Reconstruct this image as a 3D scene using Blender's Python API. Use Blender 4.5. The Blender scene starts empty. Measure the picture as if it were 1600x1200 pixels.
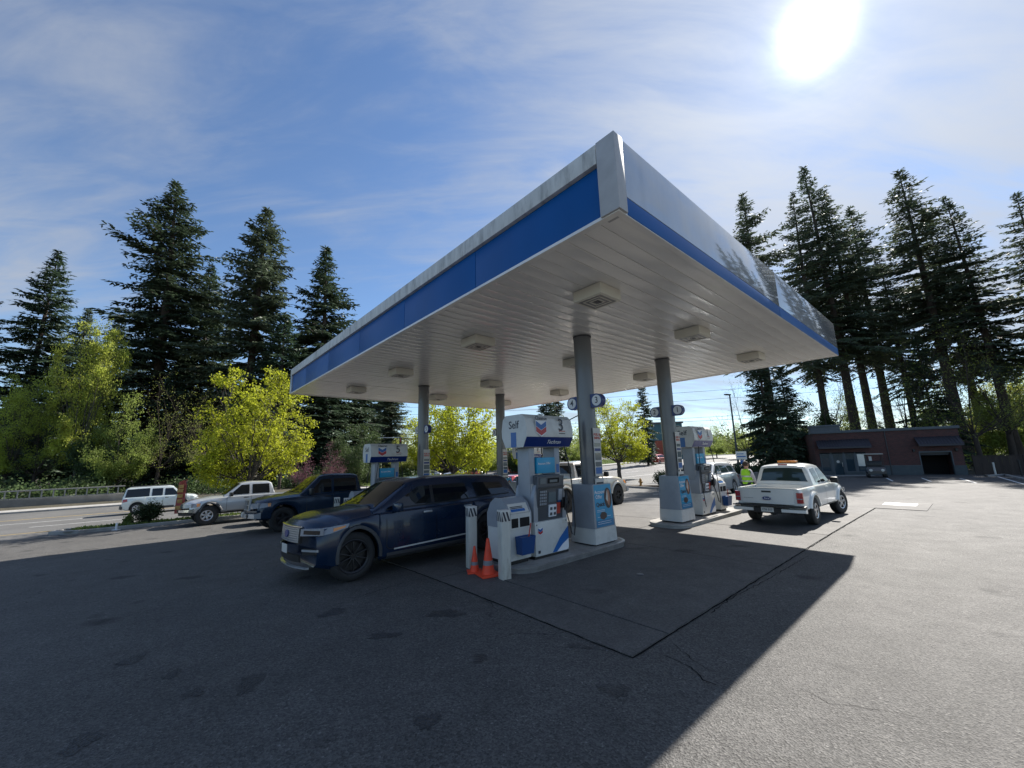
import bpy, bmesh, math, random
import numpy as np
from mathutils import Vector, Matrix
R = math.radians
S = bpy.context.scene
C = S.collection
# ------------------------------------------------------------------ camera
CAMH = 2.0
PITCH, ROLL, FPX = R(10.4538), R(-1.54319), 618.776
_r = Vector((1, 0, 0)); _f = Vector((0, math.cos(PITCH), math.sin(PITCH))); _u = _r.cross(_f)
_c, _s = math.cos(ROLL), math.sin(ROLL)
_R = _c*_r + _s*_u; _U = -_s*_r + _c*_u
cam = bpy.data.cameras.new('camera'); camo = bpy.data.objects.new('camera', cam); C.objects.link(camo)
cam.sensor_fit = 'HORIZONTAL'; cam.sensor_width = 36.0; cam.lens = FPX/1600*36
cam.clip_start = .05; cam.clip_end = 3000
camo.matrix_world = Matrix(((_R.x, _U.x, -_f.x, 0), (_R.y, _U.y, -_f.y, 0), (_R.z, _U.z, -_f.z, CAMH), (0, 0, 0, 1)))
S.camera = camo
# ------------------------------------------------------------------ sun, sky, exposure
SUN_AZ, SUN_EL = R(43.4), R(42.0)
sd = Vector((math.sin(SUN_AZ)*math.cos(SUN_EL), math.cos(SUN_AZ)*math.cos(SUN_EL), math.sin(SUN_EL)))
sl = bpy.data.lights.new('sun', 'SUN'); sl.energy = 5.0; sl.angle = R(.5); sl.color = (1, .95, .88)
so = bpy.data.objects.new('sun', sl); C.objects.link(so)
so.rotation_euler = (-sd).to_track_quat('-Z', 'Y').to_euler()
S.view_settings.view_transform = 'Standard'; S.view_settings.look = 'None'
S.view_settings.exposure = 0.95; S.view_settings.gamma = 1.0; S.view_settings.use_curve_mapping = False
W = bpy.data.worlds.new('World'); S.world = W; W.use_nodes = True
nt = W.node_tree; nt.nodes.clear(); N = nt.nodes; LK = nt.links
def wn(t, **k):
    n = N.new(t)
    for a, b in k.items(): setattr(n, a, b)
    return n
def wmath(op, a, b=None, c=None):
    n = wn('ShaderNodeMath', operation=op)
    for i, v in enumerate((a, b, c)):
        if v is None: continue
        if isinstance(v, (int, float)): n.inputs[i].default_value = v
        else: LK.new(v, n.inputs[i])
    return n.outputs[0]
sky = wn('ShaderNodeTexSky', sky_type='NISHITA'); sky.sun_disc = False
sky.sun_elevation = SUN_EL; sky.sun_rotation = SUN_AZ; sky.air_density = 1.0; sky.dust_density = .12; sky.ozone_density = 2.0
geo = wn('ShaderNodeNewGeometry')
sep = wn('ShaderNodeSeparateXYZ'); tc = wn('ShaderNodeTexCoord'); LK.new(tc.outputs['Generated'], sep.inputs[0])
zz = wmath('ADD', wmath('MAXIMUM', sep.outputs[2], 0.0), .22)
cx = wmath('DIVIDE', sep.outputs[0], zz); cy = wmath('DIVIDE', sep.outputs[1], zz)
comb = wn('ShaderNodeCombineXYZ'); LK.new(cx, comb.inputs[0]); LK.new(cy, comb.inputs[1])
mp = wn('ShaderNodeMapping'); LK.new(comb.outputs[0], mp.inputs[0]); mp.inputs['Rotation'].default_value = (0, 0, R(35)); mp.inputs['Scale'].default_value = (.5, 1.9, 1)
n1 = wn('ShaderNodeTexNoise'); LK.new(mp.outputs[0], n1.inputs[0]); n1.inputs['Scale'].default_value = 1.3; n1.inputs['Detail'].default_value = 7; n1.inputs['Roughness'].default_value = .58; n1.inputs['Distortion'].default_value = .6
n3 = wn('ShaderNodeTexNoise'); mp3 = wn('ShaderNodeMapping'); LK.new(comb.outputs[0], mp3.inputs[0]); mp3.inputs['Rotation'].default_value = (0, 0, R(-25)); mp3.inputs['Scale'].default_value = (1.1, 3.2, 1); LK.new(mp3.outputs[0], n3.inputs[0]); n3.inputs['Scale'].default_value = 2.2; n3.inputs['Detail'].default_value = 6; n3.inputs['Roughness'].default_value = .6; n3.inputs['Distortion'].default_value = 1.0
n2 = wn('ShaderNodeTexNoise'); LK.new(comb.outputs[0], n2.inputs[0]); n2.inputs['Scale'].default_value = .55; n2.inputs['Detail'].default_value = 3
# how near the sun a direction is: thin cirrus scatters forward
dt = wn('ShaderNodeVectorMath', operation='DOT_PRODUCT'); LK.new(tc.outputs['Generated'], dt.inputs[0]); dt.inputs[1].default_value = sd
ca = wmath('MAXIMUM', dt.outputs['Value'], 0.0)
cov = wmath('ADD', wmath('ADD', wmath('MULTIPLY', n1.outputs[0], 1.0), wmath('MULTIPLY', wmath('SUBTRACT', n3.outputs[0], .5), .45)), wmath('MULTIPLY', n2.outputs[0], .75))
cov = wmath('ADD', cov, wmath('MULTIPLY', wmath('POWER', ca, 2.6), .40))
mr = wn('ShaderNodeMapRange'); mr.interpolation_type = 'SMOOTHSTEP'; LK.new(cov, mr.inputs[0]); mr.inputs[1].default_value = .81; mr.inputs[2].default_value = 1.36
mask = wmath('MULTIPLY', mr.outputs[0], .9)
glow = wmath('ADD', wmath('MULTIPLY', wmath('POWER', ca, 5), 1.0), wmath('ADD', wmath('MULTIPLY', wmath('POWER', ca, 16), 1.3), wmath('ADD', wmath('MULTIPLY', wmath('POWER', ca, 160), 1.5), wmath('MULTIPLY', wmath('POWER', ca, 1400), 30.0))))
cb = wmath('ADD', glow, 3.9)
cc = wn('ShaderNodeCombineColor'); LK.new(wmath('MULTIPLY', cb, .90), cc.inputs[0]); LK.new(wmath('MULTIPLY', cb, .97), cc.inputs[1]); LK.new(wmath('MULTIPLY', cb, 1.09), cc.inputs[2])
tint = wn('ShaderNodeMix', data_type='RGBA', blend_type='MULTIPLY'); tint.inputs[0].default_value = 1
LK.new(sky.outputs[0], tint.inputs[6]); tint.inputs[7].default_value = (.93, 1.03, 1.14, 1)
mx = wn('ShaderNodeMix', data_type='RGBA'); LK.new(mask, mx.inputs[0]); LK.new(tint.outputs[2], mx.inputs[6]); LK.new(cc.outputs[0], mx.inputs[7])
bg = wn('ShaderNodeBackground'); LK.new(mx.outputs[2], bg.inputs[0]); bg.inputs[1].default_value = .072
wo_ = wn('ShaderNodeOutputWorld'); LK.new(bg.outputs[0], wo_.inputs[0])
# ------------------------------------------------------------------ site frame and terrain
TH = .721
DR = (math.cos(TH), math.sin(TH)); DL = (-math.sin(TH), math.cos(TH))
def rl(x, y):
    qx, qy = x-1.302, y-4.179
    return qx*DR[0]+qy*DR[1], qx*DL[0]+qy*DL[1]
def wo(r, l): return 1.302+r*DR[0]+l*DL[0], 4.179+r*DR[1]+l*DL[1]
def sp(t, k=1.5): return k*math.log1p(math.exp(max(-40, min(40, t/k)))) if t/k < 40 else t
def ss(a, b, x):
    t = min(1, max(0, (x-a)/(b-a))); return t*t*(3-2*t)
def gz(x, y):
    r, l = rl(x, y)
    z = -.035*(sp(l-4.2, 1)-sp(l-35, 2)) - .012*(sp(r-8, 2)-sp(r-45, 2))
    if y > 20:
        a = x/y
        z += .033*(sp(y-34, 2)-sp(y-110, 2))*ss(.08, .2, a)*(1-ss(.56, .7, a))
    return z
def at_rl(r, l, dz=0):
    x, y = wo(r, l); return (x, y, gz(x, y)+dz)
# ------------------------------------------------------------------ mesh helpers
def rotm(rx=0, ry=0, rz=0): return Matrix.Rotation(rz, 3, 'Z') @ Matrix.Rotation(ry, 3, 'Y') @ Matrix.Rotation(rx, 3, 'X')
class MB:
    def __init__(s): s.v = []; s.f = []; s.m = []; s.cur = 0
    def add(s, vs, fs, m=None):
        o = len(s.v); s.v += [tuple(p) for p in vs]; s.f += [tuple(i+o for i in f) for f in fs]; s.m += [s.cur if m is None else m]*len(fs); return s
    def box(s, c, d, rot=None, bev=0, m=None):
        hx, hy, hz = d[0]/2, d[1]/2, d[2]/2
        if bev > 0:
            bm = bmesh.new(); bmesh.ops.create_cube(bm, size=1)
            for v in bm.verts: v.co = Vector((v.co.x*d[0], v.co.y*d[1], v.co.z*d[2]))
            bmesh.ops.bevel(bm, geom=bm.edges[:], offset=min(bev, .45*min(d)), segments=2, affect='EDGES', profile=.6)
            vs = [v.co.copy() for v in bm.verts]; fs = [[v.index for v in f.verts] for f in bm.faces]; bm.free()
        else:
            vs = [Vector((a*hx, b*hy, e*hz)) for a in (-1, 1) for b in (-1, 1) for e in (-1, 1)]
            fs = [(0, 1, 3, 2), (4, 6, 7, 5), (0, 4, 5, 1), (2, 3, 7, 6), (0, 2, 6, 4), (1, 5, 7, 3)]
        if rot is not None: vs = [rot @ v for v in vs]
        return s.add([v+Vector(c) for v in vs], fs, m)
    def b2(s, lo, hi, bev=0, m=None):
        return s.box([(a+b)/2 for a, b in zip(lo, hi)], [abs(b-a) for a, b in zip(lo, hi)], None, bev, m)
    def tube(s, pts, rad, n=8, cap=True, m=None):
        pts = [Vector(p) for p in pts]; k = len(pts)
        if not hasattr(rad, '__len__'): rad = [rad]*k
        vs = []; up = None
        for i, p in enumerate(pts):
            t = (pts[min(i+1, k-1)]-pts[max(i-1, 0)]).normalized()
            if up is None:
                up = Vector((0, 0, 1)) if abs(t.z) < .9 else Vector((1, 0, 0))
            a = t.cross(up).normalized(); b = a.cross(t).normalized(); up = b
            for j in range(n):
                q = 2*math.pi*j/n; vs.append(p+(a*math.cos(q)+b*math.sin(q))*rad[i])
        fs = [(i*n+j, i*n+(j+1) % n, (i+1)*n+(j+1) % n, (i+1)*n+j) for i in range(k-1) for j in range(n)]
        if cap: fs += [tuple(range(n))[::-1], tuple((k-1)*n+j for j in range(n))]
        return s.add(vs, fs, m)
    def lathe(s, prof, n=24, axis='Z', c=(0, 0, 0), m=None, a0=0, a1=2*math.pi):
        full = abs(a1-a0-2*math.pi) < 1e-6; k = n if full else n+1; vs = []
        for r, h in prof:
            for j in range(k):
                q = a0+(a1-a0)*j/n; x, y = r*math.cos(q), r*math.sin(q)
                vs.append({'Z': (x, y, h), 'Y': (x, h, y), 'X': (h, x, y)}[axis])
        fs = []
        for i in range(len(prof)-1):
            for j in range(n if full else k-1):
                fs.append((i*k+j, i*k+(j+1) % k, (i+1)*k+(j+1) % k, (i+1)*k+j))
        return s.add([(a+c[0], b+c[1], e+c[2]) for a, b, e in vs], fs, m)
    def prism(s, poly, lo, hi, axis='Y', m=None):
        # poly of 2d points in the plane normal to axis, extruded from lo to hi
        def p3(a, b, h): return {'Y': (a, h, b), 'X': (h, a, b), 'Z': (a, b, h)}[axis]
        n = len(poly); vs = [p3(a, b, lo) for a, b in poly]+[p3(a, b, hi) for a, b in poly]
        fs = [tuple(range(n)), tuple(range(n, 2*n))[::-1]]+[(i, i+n, (i+1) % n+n, (i+1) % n) for i in range(n)]
        return s.add(vs, fs, m)
    def grid(s, P, m=None, close=False):
        # P: rows of points
        nr, nc = len(P), len(P[0])
        return s.add([p for row in P for p in row], [(i*nc+j, i*nc+j+1, (i+1)*nc+j+1, (i+1)*nc+j) for i in range(nr-1) for j in range(nc-1)], m)
def mesh_of(mb, mats, smooth=35, fix=True):
    me = bpy.data.meshes.new('m'); me.from_pydata(mb.v, [], mb.f)
    for x in (mats if isinstance(mats, (list, tuple)) else [mats]): me.materials.append(x)
    if any(mb.m): me.polygons.foreach_set('material_index', mb.m)
    if fix:
        bm = bmesh.new(); bm.from_mesh(me); bmesh.ops.remove_doubles(bm, verts=bm.verts, dist=1e-5); bmesh.ops.recalc_face_normals(bm, faces=bm.faces); bm.to_mesh(me); bm.free()
    if smooth:
        me.polygons.foreach_set('use_smooth', [True]*len(me.polygons))
        me.set_sharp_from_angle(angle=R(smooth))
    me.update(); return me
def link(name, me, parent=None, loc=None, rotz=None):
    o = bpy.data.objects.new(name, me); C.objects.link(o)
    if parent is not None: o.parent = parent
    if loc is not None: o.location = loc
    if rotz is not None: o.rotation_euler = (0, 0, rotz)
    return o
def obj(name, mb, mats, parent=None, smooth=35, loc=None, rotz=None, fix=True, label=None):
    o = link(name, mesh_of(mb, mats, smooth, fix), parent, loc, rotz)
    if label: o['label'] = label
    return o
def tag(o, label, cat, group=None):
    o['label'] = label; o['category'] = cat
    if group: o['group'] = group
    return o
def thing(name, label, cat, loc=(0, 0, 0), rotz=0, group=None):
    o = link(name, None, None, loc, rotz); return tag(o, label, cat, group)
def struct(o): o['kind'] = 'structure'; return o
def stuff(o): o['kind'] = 'stuff'; return o
def copy_tree(o, parent=None):
    c = o.copy(); C.objects.link(c); c.parent = parent
    for ch in list(o.children): copy_tree(ch, c)
    return c
def dup(root, label, loc, rotz, scale=None):
    c = copy_tree(root); c['label'] = label; c.location = loc; c.rotation_euler = (0, 0, rotz)
    if scale is not None: c.scale = scale if hasattr(scale, '__len__') else (scale,)*3
    return c
def text(name, s, size, mat, parent, loc, rot, bold=0.0, depth=.001, ax='CENTER', sx=1, shear=0):
    cu = bpy.data.curves.new('t', 'FONT'); cu.body = s; cu.size = size; cu.offset = bold; cu.extrude = depth; cu.align_x = ax; cu.align_y = 'CENTER'; cu.shear = shear; cu.resolution_u = 3
    t = bpy.data.objects.new('t', cu); C.objects.link(t)
    me = bpy.data.meshes.new_from_object(t); bpy.data.objects.remove(t); bpy.data.curves.remove(cu)
    me.materials.clear(); me.materials.append(mat)
    o = link(name, me, parent); o.location = loc; o.rotation_euler = rot; o.scale = (sx, 1, 1); return o
# ------------------------------------------------------------------ materials
def mat(name, col, rough=.6, metal=0, var=.0, vscale=3, bump=0, bscale=60, spec=.5, trans=0, coat=0, emis=None, dirt=0, dirtcol=(.05, .045, .04), dscale=2.0, stretch=None, alpha=None, objvar=0, rvar=0):
    m = bpy.data.materials.new(name); m.use_nodes = True; t = m.node_tree; n = t.nodes; b = n['Principled BSDF']; k = t.links
    b.inputs['Base Color'].default_value = (*col, 1); b.inputs['Roughness'].default_value = rough; b.inputs['Metallic'].default_value = metal
    b.inputs['Specular IOR Level'].default_value = spec
    if coat: b.inputs['Coat Weight'].default_value = coat; b.inputs['Coat Roughness'].default_value = .03
    if trans: b.inputs['Transmission Weight'].default_value = trans
    if emis: b.inputs['Emission Color'].default_value = (*emis[0], 1); b.inputs['Emission Strength'].default_value = emis[1]
    tcn = n.new('ShaderNodeTexCoord'); src = tcn.outputs['Object']
    if stretch:
        mpn = n.new('ShaderNodeMapping'); mpn.inputs['Scale'].default_value = stretch; k.new(src, mpn.inputs[0]); src = mpn.outputs[0]
    col_out = None
    if var:
        x = n.new('ShaderNodeTexNoise'); x.inputs['Scale'].default_value = vscale; x.inputs['Detail'].default_value = 5; x.inputs['Roughness'].default_value = .6; k.new(src, x.inputs[0])
        r = n.new('ShaderNodeValToRGB'); k.new(x.outputs[0], r.inputs[0])
        r.color_ramp.elements[0].position = .3; r.color_ramp.elements[1].position = .7
        r.color_ramp.elements[0].color = (*[max(0, c*(1-var)) for c in col], 1); r.color_ramp.elements[1].color = (*[min(1, c*(1+var)) for c in col], 1)
        col_out = r.outputs[0]
    if dirt:
        x = n.new('ShaderNodeTexNoise'); x.inputs['Scale'].default_value = dscale; x.inputs['Detail'].default_value = 8; x.inputs['Roughness'].default_value = .7; k.new(src, x.inputs[0])
        r = n.new('ShaderNodeMapRange'); r.inputs[1].default_value = .5; r.inputs[2].default_value = .8; r.inputs[4].default_value = dirt; k.new(x.outputs[0], r.inputs[0])
        q = n.new('ShaderNodeMix'); q.data_type = 'RGBA'; k.new(r.outputs[0], q.inputs[0]); q.inputs[7].default_value = (*dirtcol, 1)
        if col_out: k.new(col_out, q.inputs[6])
        else: q.inputs[6].default_value = (*col, 1)
        col_out = q.outputs[2]
    if objvar:
        oi = n.new('ShaderNodeObjectInfo'); r = n.new('ShaderNodeMapRange'); r.inputs[3].default_value = 1-objvar; r.inputs[4].default_value = 1+objvar; k.new(oi.outputs['Random'], r.inputs[0])
        h = n.new('ShaderNodeHueSaturation'); k.new(r.outputs[0], h.inputs['Value'])
        if col_out: k.new(col_out, h.inputs['Color'])
        else: h.inputs['Color'].default_value = (*col, 1)
        col_out = h.outputs[0]
    if col_out: k.new(col_out, b.inputs['Base Color'])
    if rvar:
        x = n.new('ShaderNodeTexNoise'); x.inputs['Scale'].default_value = 6; x.inputs['Detail'].default_value = 6; k.new(src, x.inputs[0])
        r = n.new('ShaderNodeMapRange'); r.inputs[3].default_value = max(0, rough-rvar); r.inputs[4].default_value = rough+rvar; k.new(x.outputs[0], r.inputs[0]); k.new(r.outputs[0], b.inputs['Roughness'])
    if bump:
        x = n.new('ShaderNodeTexNoise'); x.inputs['Scale'].default_value = bscale; x.inputs['Detail'].default_value = 4; k.new(src, x.inputs[0])
        u = n.new('ShaderNodeBump'); u.inputs['Strength'].default_value = min(1, bump); u.inputs['Distance'].default_value = .01*max(1, bump); k.new(x.outputs[0], u.inputs['Height']); k.new(u.outputs[0], b.inputs['Normal'])
    return m
def ground_mat(name, c1, c2, speck=.3, spots=.0, rough=.85, big=.12, bump=.6, scale=90, cracks=0):
    m = bpy.data.materials.new(name); m.use_nodes = True; t = m.node_tree; n = t.nodes; k = t.links; b = n['Principled BSDF']
    tcn = n.new('ShaderNodeNewGeometry'); src = tcn.outputs['Position']
    def noise(sc, det=4, ro=.55):
        x = n.new('ShaderNodeTexNoise'); x.inputs['Scale'].default_value = sc; x.inputs['Detail'].default_value = det; x.inputs['Roughness'].default_value = ro; k.new(src, x.inputs[0]); return x.outputs[0]
    def mrg(v, a, b_, c, d):
        x = n.new('ShaderNodeMapRange'); k.new(v, x.inputs[0])
        for i, q in enumerate((a, b_, c, d)): x.inputs[i+1].default_value = q
        return x.outputs[0]
    def mth(op, a, b_):
        x = n.new('ShaderNodeMath'); x.operation = op
        for i, q in enumerate((a, b_)):
            if isinstance(q, (int, float)): x.inputs[i].default_value = q
            else: k.new(q, x.inputs[i])
        return x.outputs[0]
    base = n.new('ShaderNodeMix'); base.data_type = 'RGBA'; k.new(mrg(noise(.35, 6, .65), .35, .65, 0, 1), base.inputs[0]); base.inputs[6].default_value = (*c1, 1); base.inputs[7].default_value = (*c2, 1)
    v = n.new('ShaderNodeTexVoronoi'); v.inputs['Scale'].default_value = scale; k.new(src, v.inputs['Vector'])
    sx = n.new('ShaderNodeSeparateColor'); k.new(v.outputs['Color'], sx.inputs[0])
    val = mrg(sx.outputs[0], 0, 1, 1-speck, 1+speck)
    bright = mrg(sx.outputs[1], .94, 1.0, 0, 2.0*speck)
    val = mth('ADD', val, bright)
    val = mth('MULTIPLY', val, mrg(noise(2.2, 6, .7), .3, .7, 1-big, 1+big))
    if spots:
        val = mth('MULTIPLY', val, mrg(noise(1.1, 3, .5), .66, .74, 1, 1-spots))
        v2 = n.new('ShaderNodeTexVoronoi'); v2.inputs['Scale'].default_value = 1.0; v2.inputs['Randomness'].default_value = 1; 
        mp2 = n.new('ShaderNodeMapping'); mp2.inputs['Scale'].default_value = (.55, .9, .5); k.new(src, mp2.inputs[0]); 
        nd = n.new('ShaderNodeTexNoise'); nd.inputs['Scale'].default_value = 5; nd.inputs['Detail'].default_value = 4; k.new(src, nd.inputs[0])
        va = n.new('ShaderNodeVectorMath'); va.operation = 'MULTIPLY_ADD'; k.new(nd.outputs['Color'], va.inputs[0]); va.inputs[1].default_value = (.22, .22, .22); k.new(mp2.outputs[0], va.inputs[2]); k.new(va.outputs[0], v2.inputs['Vector'])
        val = mth('MULTIPLY', val, mrg(v2.outputs['Distance'], .07, .17, 1-spots*.9, 1))
    if cracks:
        vc = n.new('ShaderNodeTexVoronoi'); vc.feature = 'DISTANCE_TO_EDGE'; vc.inputs['Scale'].default_value = .33
        nd = n.new('ShaderNodeTexNoise'); nd.inputs['Scale'].default_value = 2.2; nd.inputs['Detail'].default_value = 6; k.new(src, nd.inputs[0])
        va = n.new('ShaderNodeVectorMath'); va.operation = 'MULTIPLY_ADD'; k.new(nd.outputs['Color'], va.inputs[0]); va.inputs[1].default_value = (.8, .8, .8); k.new(src, va.inputs[2]); k.new(va.outputs[0], vc.inputs['Vector'])
        gate = mrg(noise(.3, 2, .5), .5, .6, 0, cracks)
        line = mrg(vc.outputs['Distance'], .0015, .004, 1, 0)
        val = mth('MULTIPLY', val, mth('SUBTRACT', 1, mth('MULTIPLY', gate, line)))
    h = n.new('ShaderNodeVectorMath'); h.operation = 'SCALE'; k.new(base.outputs[2], h.inputs[0]); k.new(val, h.inputs['Scale'])
    k.new(h.outputs[0], b.inputs['Base Color']); b.inputs['Roughness'].default_value = rough
    k.new(mrg(noise(1.7, 5, .6), .3, .7, rough-.03, rough+.03), b.inputs['Roughness'])
    u = n.new('ShaderNodeBump'); u.inputs['Strength'].default_value = bump; u.inputs['Distance'].default_value = .018
    k.new(mth('ADD', mth('MULTIPLY', v.outputs['Distance'], .8), noise(scale*.6, 3, .6)), u.inputs['Height']); k.new(u.outputs[0], b.inputs['Normal'])
    return m
def leaf_mat(name, col, tr=.5, var=.35, vs=1.5, hue=.03):
    m = bpy.data.materials.new(name); m.use_nodes = True; t = m.node_tree; n = t.nodes; k = t.links; n.clear()
    out = n.new('ShaderNodeOutputMaterial'); g = n.new('ShaderNodeTexCoord')
    x = n.new('ShaderNodeTexNoise'); x.inputs['Scale'].default_value = vs; x.inputs['Detail'].default_value = 4; k.new(g.outputs['Object'], x.inputs[0])
    r = n.new('ShaderNodeMapRange'); r.inputs[1].default_value = .3; r.inputs[2].default_value = .7; r.inputs[3].default_value = 1-var; r.inputs[4].default_value = 1+var; k.new(x.outputs[0], r.inputs[0])
    oi = n.new('ShaderNodeObjectInfo'); r2 = n.new('ShaderNodeMapRange'); r2.inputs[3].default_value = .5-hue; r2.inputs[4].default_value = .5+hue; k.new(oi.outputs['Random'], r2.inputs[0])
    h = n.new('ShaderNodeHueSaturation'); h.inputs['Color'].default_value = (*col, 1); k.new(r.outputs[0], h.inputs['Value']); k.new(r2.outputs[0], h.inputs['Hue'])
    d = n.new('ShaderNodeBsdfPrincipled'); d.inputs['Roughness'].default_value = .55; d.inputs['Specular IOR Level'].default_value = .25; k.new(h.outputs[0], d.inputs['Base Color'])
    tr_ = n.new('ShaderNodeBsdfTranslucent'); k.new(h.outputs[0], tr_.inputs[0])
    mixs = n.new('ShaderNodeMixShader'); mixs.inputs[0].default_value = tr; k.new(d.outputs[0], mixs.inputs[1]); k.new(tr_.outputs[0], mixs.inputs[2]); k.new(mixs.outputs[0], out.inputs[0])
    return m
M = {}
M['asphalt'] = ground_mat('asphalt', (.069, .066, .061), (.089, .085, .079), .5, .7, .76, .16, .5, 72, cracks=.75)
M['street'] = ground_mat('street_asphalt', (.10, .098, .094), (.13, .127, .12), .2, 0, .68, .1, .5, 60)
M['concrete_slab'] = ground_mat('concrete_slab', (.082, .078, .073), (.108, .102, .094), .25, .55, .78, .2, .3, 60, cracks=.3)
M['concrete'] = mat('concrete', (.33, .32, .3), .85, var=.18, vscale=4, bump=.4, bscale=40, dirt=.5, dscale=1.5)
M['curb'] = mat('curb_concrete', (.3, .29, .27), .85, var=.2, vscale=2, bump=.3, dirt=.6, dscale=1.2)
M['isl_steel'] = mat('island_steel_edge', (.3, .3, .3), .38, .6, var=.2, dirt=.5, dscale=5)
M['paint_white'] = mat('road_paint_white', (.72, .72, .7), .7, var=.1, dirt=.5, dirtcol=(.12, .12, .12), dscale=6)
M['paint_yellow'] = mat('road_paint_yellow', (.6, .42, .12), .7, var=.1, dirt=.5, dirtcol=(.12, .12, .12), dscale=6)
M['black'] = mat('black_plastic', (.012, .012, .013), .45, bump=.1)
M['rubber'] = mat('tyre_rubber', (.018, .018, .018), .75, bump=.4, bscale=90, dirt=.4, dirtcol=(.06, .055, .05))
M['trimgrey'] = mat('dark_grey_plastic', (.05, .052, .055), .5)
M['chrome'] = mat('chrome', (.75, .76, .78), .12, 1)
M['alloy'] = mat('alloy', (.5, .5, .52), .3, .8, dirt=.4)
M['dark_alloy'] = mat('dark_alloy', (.03, .03, .032), .35, .6)
def glassmat(name, col, rough=.02, tr=0.0):
    return mat(name, col, rough, 0, spec=.6, trans=tr)
M['tint'] = glassmat('tinted_glass', (.006, .008, .01))
M['greenglass'] = glassmat('green_tinted_glass', (.02, .035, .032))
M['clear'] = glassmat('clear_lens', (.4, .42, .45), .05, .3)
M['red_lens'] = mat('red_lens', (.35, .01, .015), .15, coat=1)
M['amber'] = mat('amber_lens', (.75, .25, .02), .2, coat=1)
M['navy'] = mat('dark_blue_paint', (.002, .016, .046), .22, .1, coat=.35, var=.04)
M['navy2'] = mat('blue_truck_paint', (.004, .02, .048), .25, .1, coat=.35, var=.05, dirt=.15)
M['carwhite'] = mat('white_car_paint', (.72, .72, .68), .3, coat=.8, var=.03, dirt=.15, dirtcol=(.3, .27, .22))
M['elem'] = mat('pale_silver_paint', (.6, .65, .64), .28, .2, coat=.8, dirt=.15, dirtcol=(.25, .23, .2))
M['silver'] = mat('silver_paint', (.5, .52, .53), .28, .5, coat=.8, dirt=.2, dirtcol=(.2, .19, .17))
M['pewter'] = mat('beige_silver_paint', (.52, .48, .42), .3, .4, coat=.8, dirt=.2, dirtcol=(.2, .18, .15))
M['grey_paint'] = mat('charcoal_paint', (.04, .045, .05), .25, .3, coat=1)
M['redcar'] = mat('red_car_paint', (.4, .03, .03), .25, .1, coat=1)
M['canwhite'] = mat('canopy_white', (.82, .805, .77), .2, var=.04, dirt=.2, dscale=1.2, bump=1.6, bscale=1.3, stretch=(.5, 1, 1))
M['fascia'] = mat('fascia_grey_white', (.52, .53, .54), .06, .4, var=.06, dirt=.3, dirtcol=(.25, .26, .27), dscale=1.2, stretch=(1, 1, .3))
M['trimgreyw'] = mat('grey_white_trim', (.42, .42, .42), .5, var=.1, dirt=.3, dirtcol=(.15, .15, .15), dscale=2)
M['trimdirty'] = mat('weathered_white_trim', (.6, .6, .57), .45, var=.15, vscale=4, dirt=.85, dirtcol=(.07, .07, .06), dscale=2.6, stretch=(1.5, 1.5, .35))
M['fblue'] = mat('fascia_blue', (.0005, .085, .30), .38, spec=.25, coat=.0, var=.08, vscale=.8, stretch=(1, 1, .5))
M['colgrey'] = mat('column_grey', (.155, .16, .17), .35, .1, var=.06, vscale=2, dirt=.2, coat=.3)
M['cream'] = mat('light_housing', (.66, .63, .55), .45)
M['lens'] = mat('frosted_lens', (.16, .16, .16), .3)
M['pwhite'] = mat('pump_white', (.6, .6, .57), .35, var=.06, dirt=.5, dirtcol=(.2, .18, .15), dscale=2.2)
M['pgrey'] = mat('pump_grey', (.3, .32, .35), .38, .1, var=.05, dirt=.2)
M['pdark'] = mat('pump_dark_grey', (.075, .08, .09), .42)
M['signblue'] = mat('sign_navy', (.006, .03, .17), .3)
M['signmid'] = mat('sign_blue', (.01, .12, .38), .3)
M['chevblue'] = mat('emblem_blue', (.004, .1, .34), .3)
M['chevred'] = mat('emblem_red', (.42, .01, .025), .3)
M['cyan'] = mat('poster_cyan', (.01, .3, .52), .3, var=.08, vscale=2)
M['cyan2'] = mat('poster_deep_cyan', (.01, .18, .36), .3)
M['white'] = mat('white_print', (.75, .76, .78), .4)
M['ink'] = mat('dark_print', (.02, .025, .04), .4)
M['screen'] = mat('screen', (.14, .17, .18), .08)
M['skinphoto'] = mat('print_skin', (.45, .2, .12), .4)
M['browntone'] = mat('print_brown', (.05, .03, .03), .4)
M['redprint'] = mat('red_print', (.5, .06, .04), .4)
M['paper'] = mat('paper_notice', (.6, .58, .53), .5)
M['bucket'] = mat('blue_bucket', (.012, .06, .2), .4)
M['bollard'] = mat('bollard_white', (.56, .55, .49), .5, var=.1, dirt=.95, dirtcol=(.16, .12, .08), dscale=2.6, stretch=(2, 2, .5))
M['cone'] = mat('cone_orange', (.8, .07, .025), .55, var=.12, dirt=.35, dirtcol=(.2, .03, .02), dscale=7)
M['band'] = mat('dull_reflective_band', (.2, .2, .21), .5)
M['brick1'] = mat('brick', (.12, .042, .03), .9, objvar=.3, var=.15, bump=.5)
M['mortar'] = mat('mortar', (.13, .1, .09), .95)
M['bldgrey'] = mat('cornice_grey_green', (.085, .1, .11), .6, var=.08)
M['wains'] = mat('grey_block_base', (.07, .085, .09), .85, var=.12, bump=.3, objvar=.12)
M['awning'] = mat('awning_metal', (.035, .035, .045), .4, .4)
M['interior'] = mat('dark_interior', (.01, .01, .01), .9)
M['wood'] = mat('dark_fence_wood', (.045, .033, .026), .85, var=.2, vscale=3, stretch=(1, 1, .3), bump=.3, objvar=.2)
M['railmetal'] = mat('grey_rail_metal', (.28, .27, .25), .6, var=.1)
M['wallconc'] = mat('weathered_wall', (.2, .19, .17), .9, var=.25, vscale=1, dirt=.6, dscale=.7)
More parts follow.
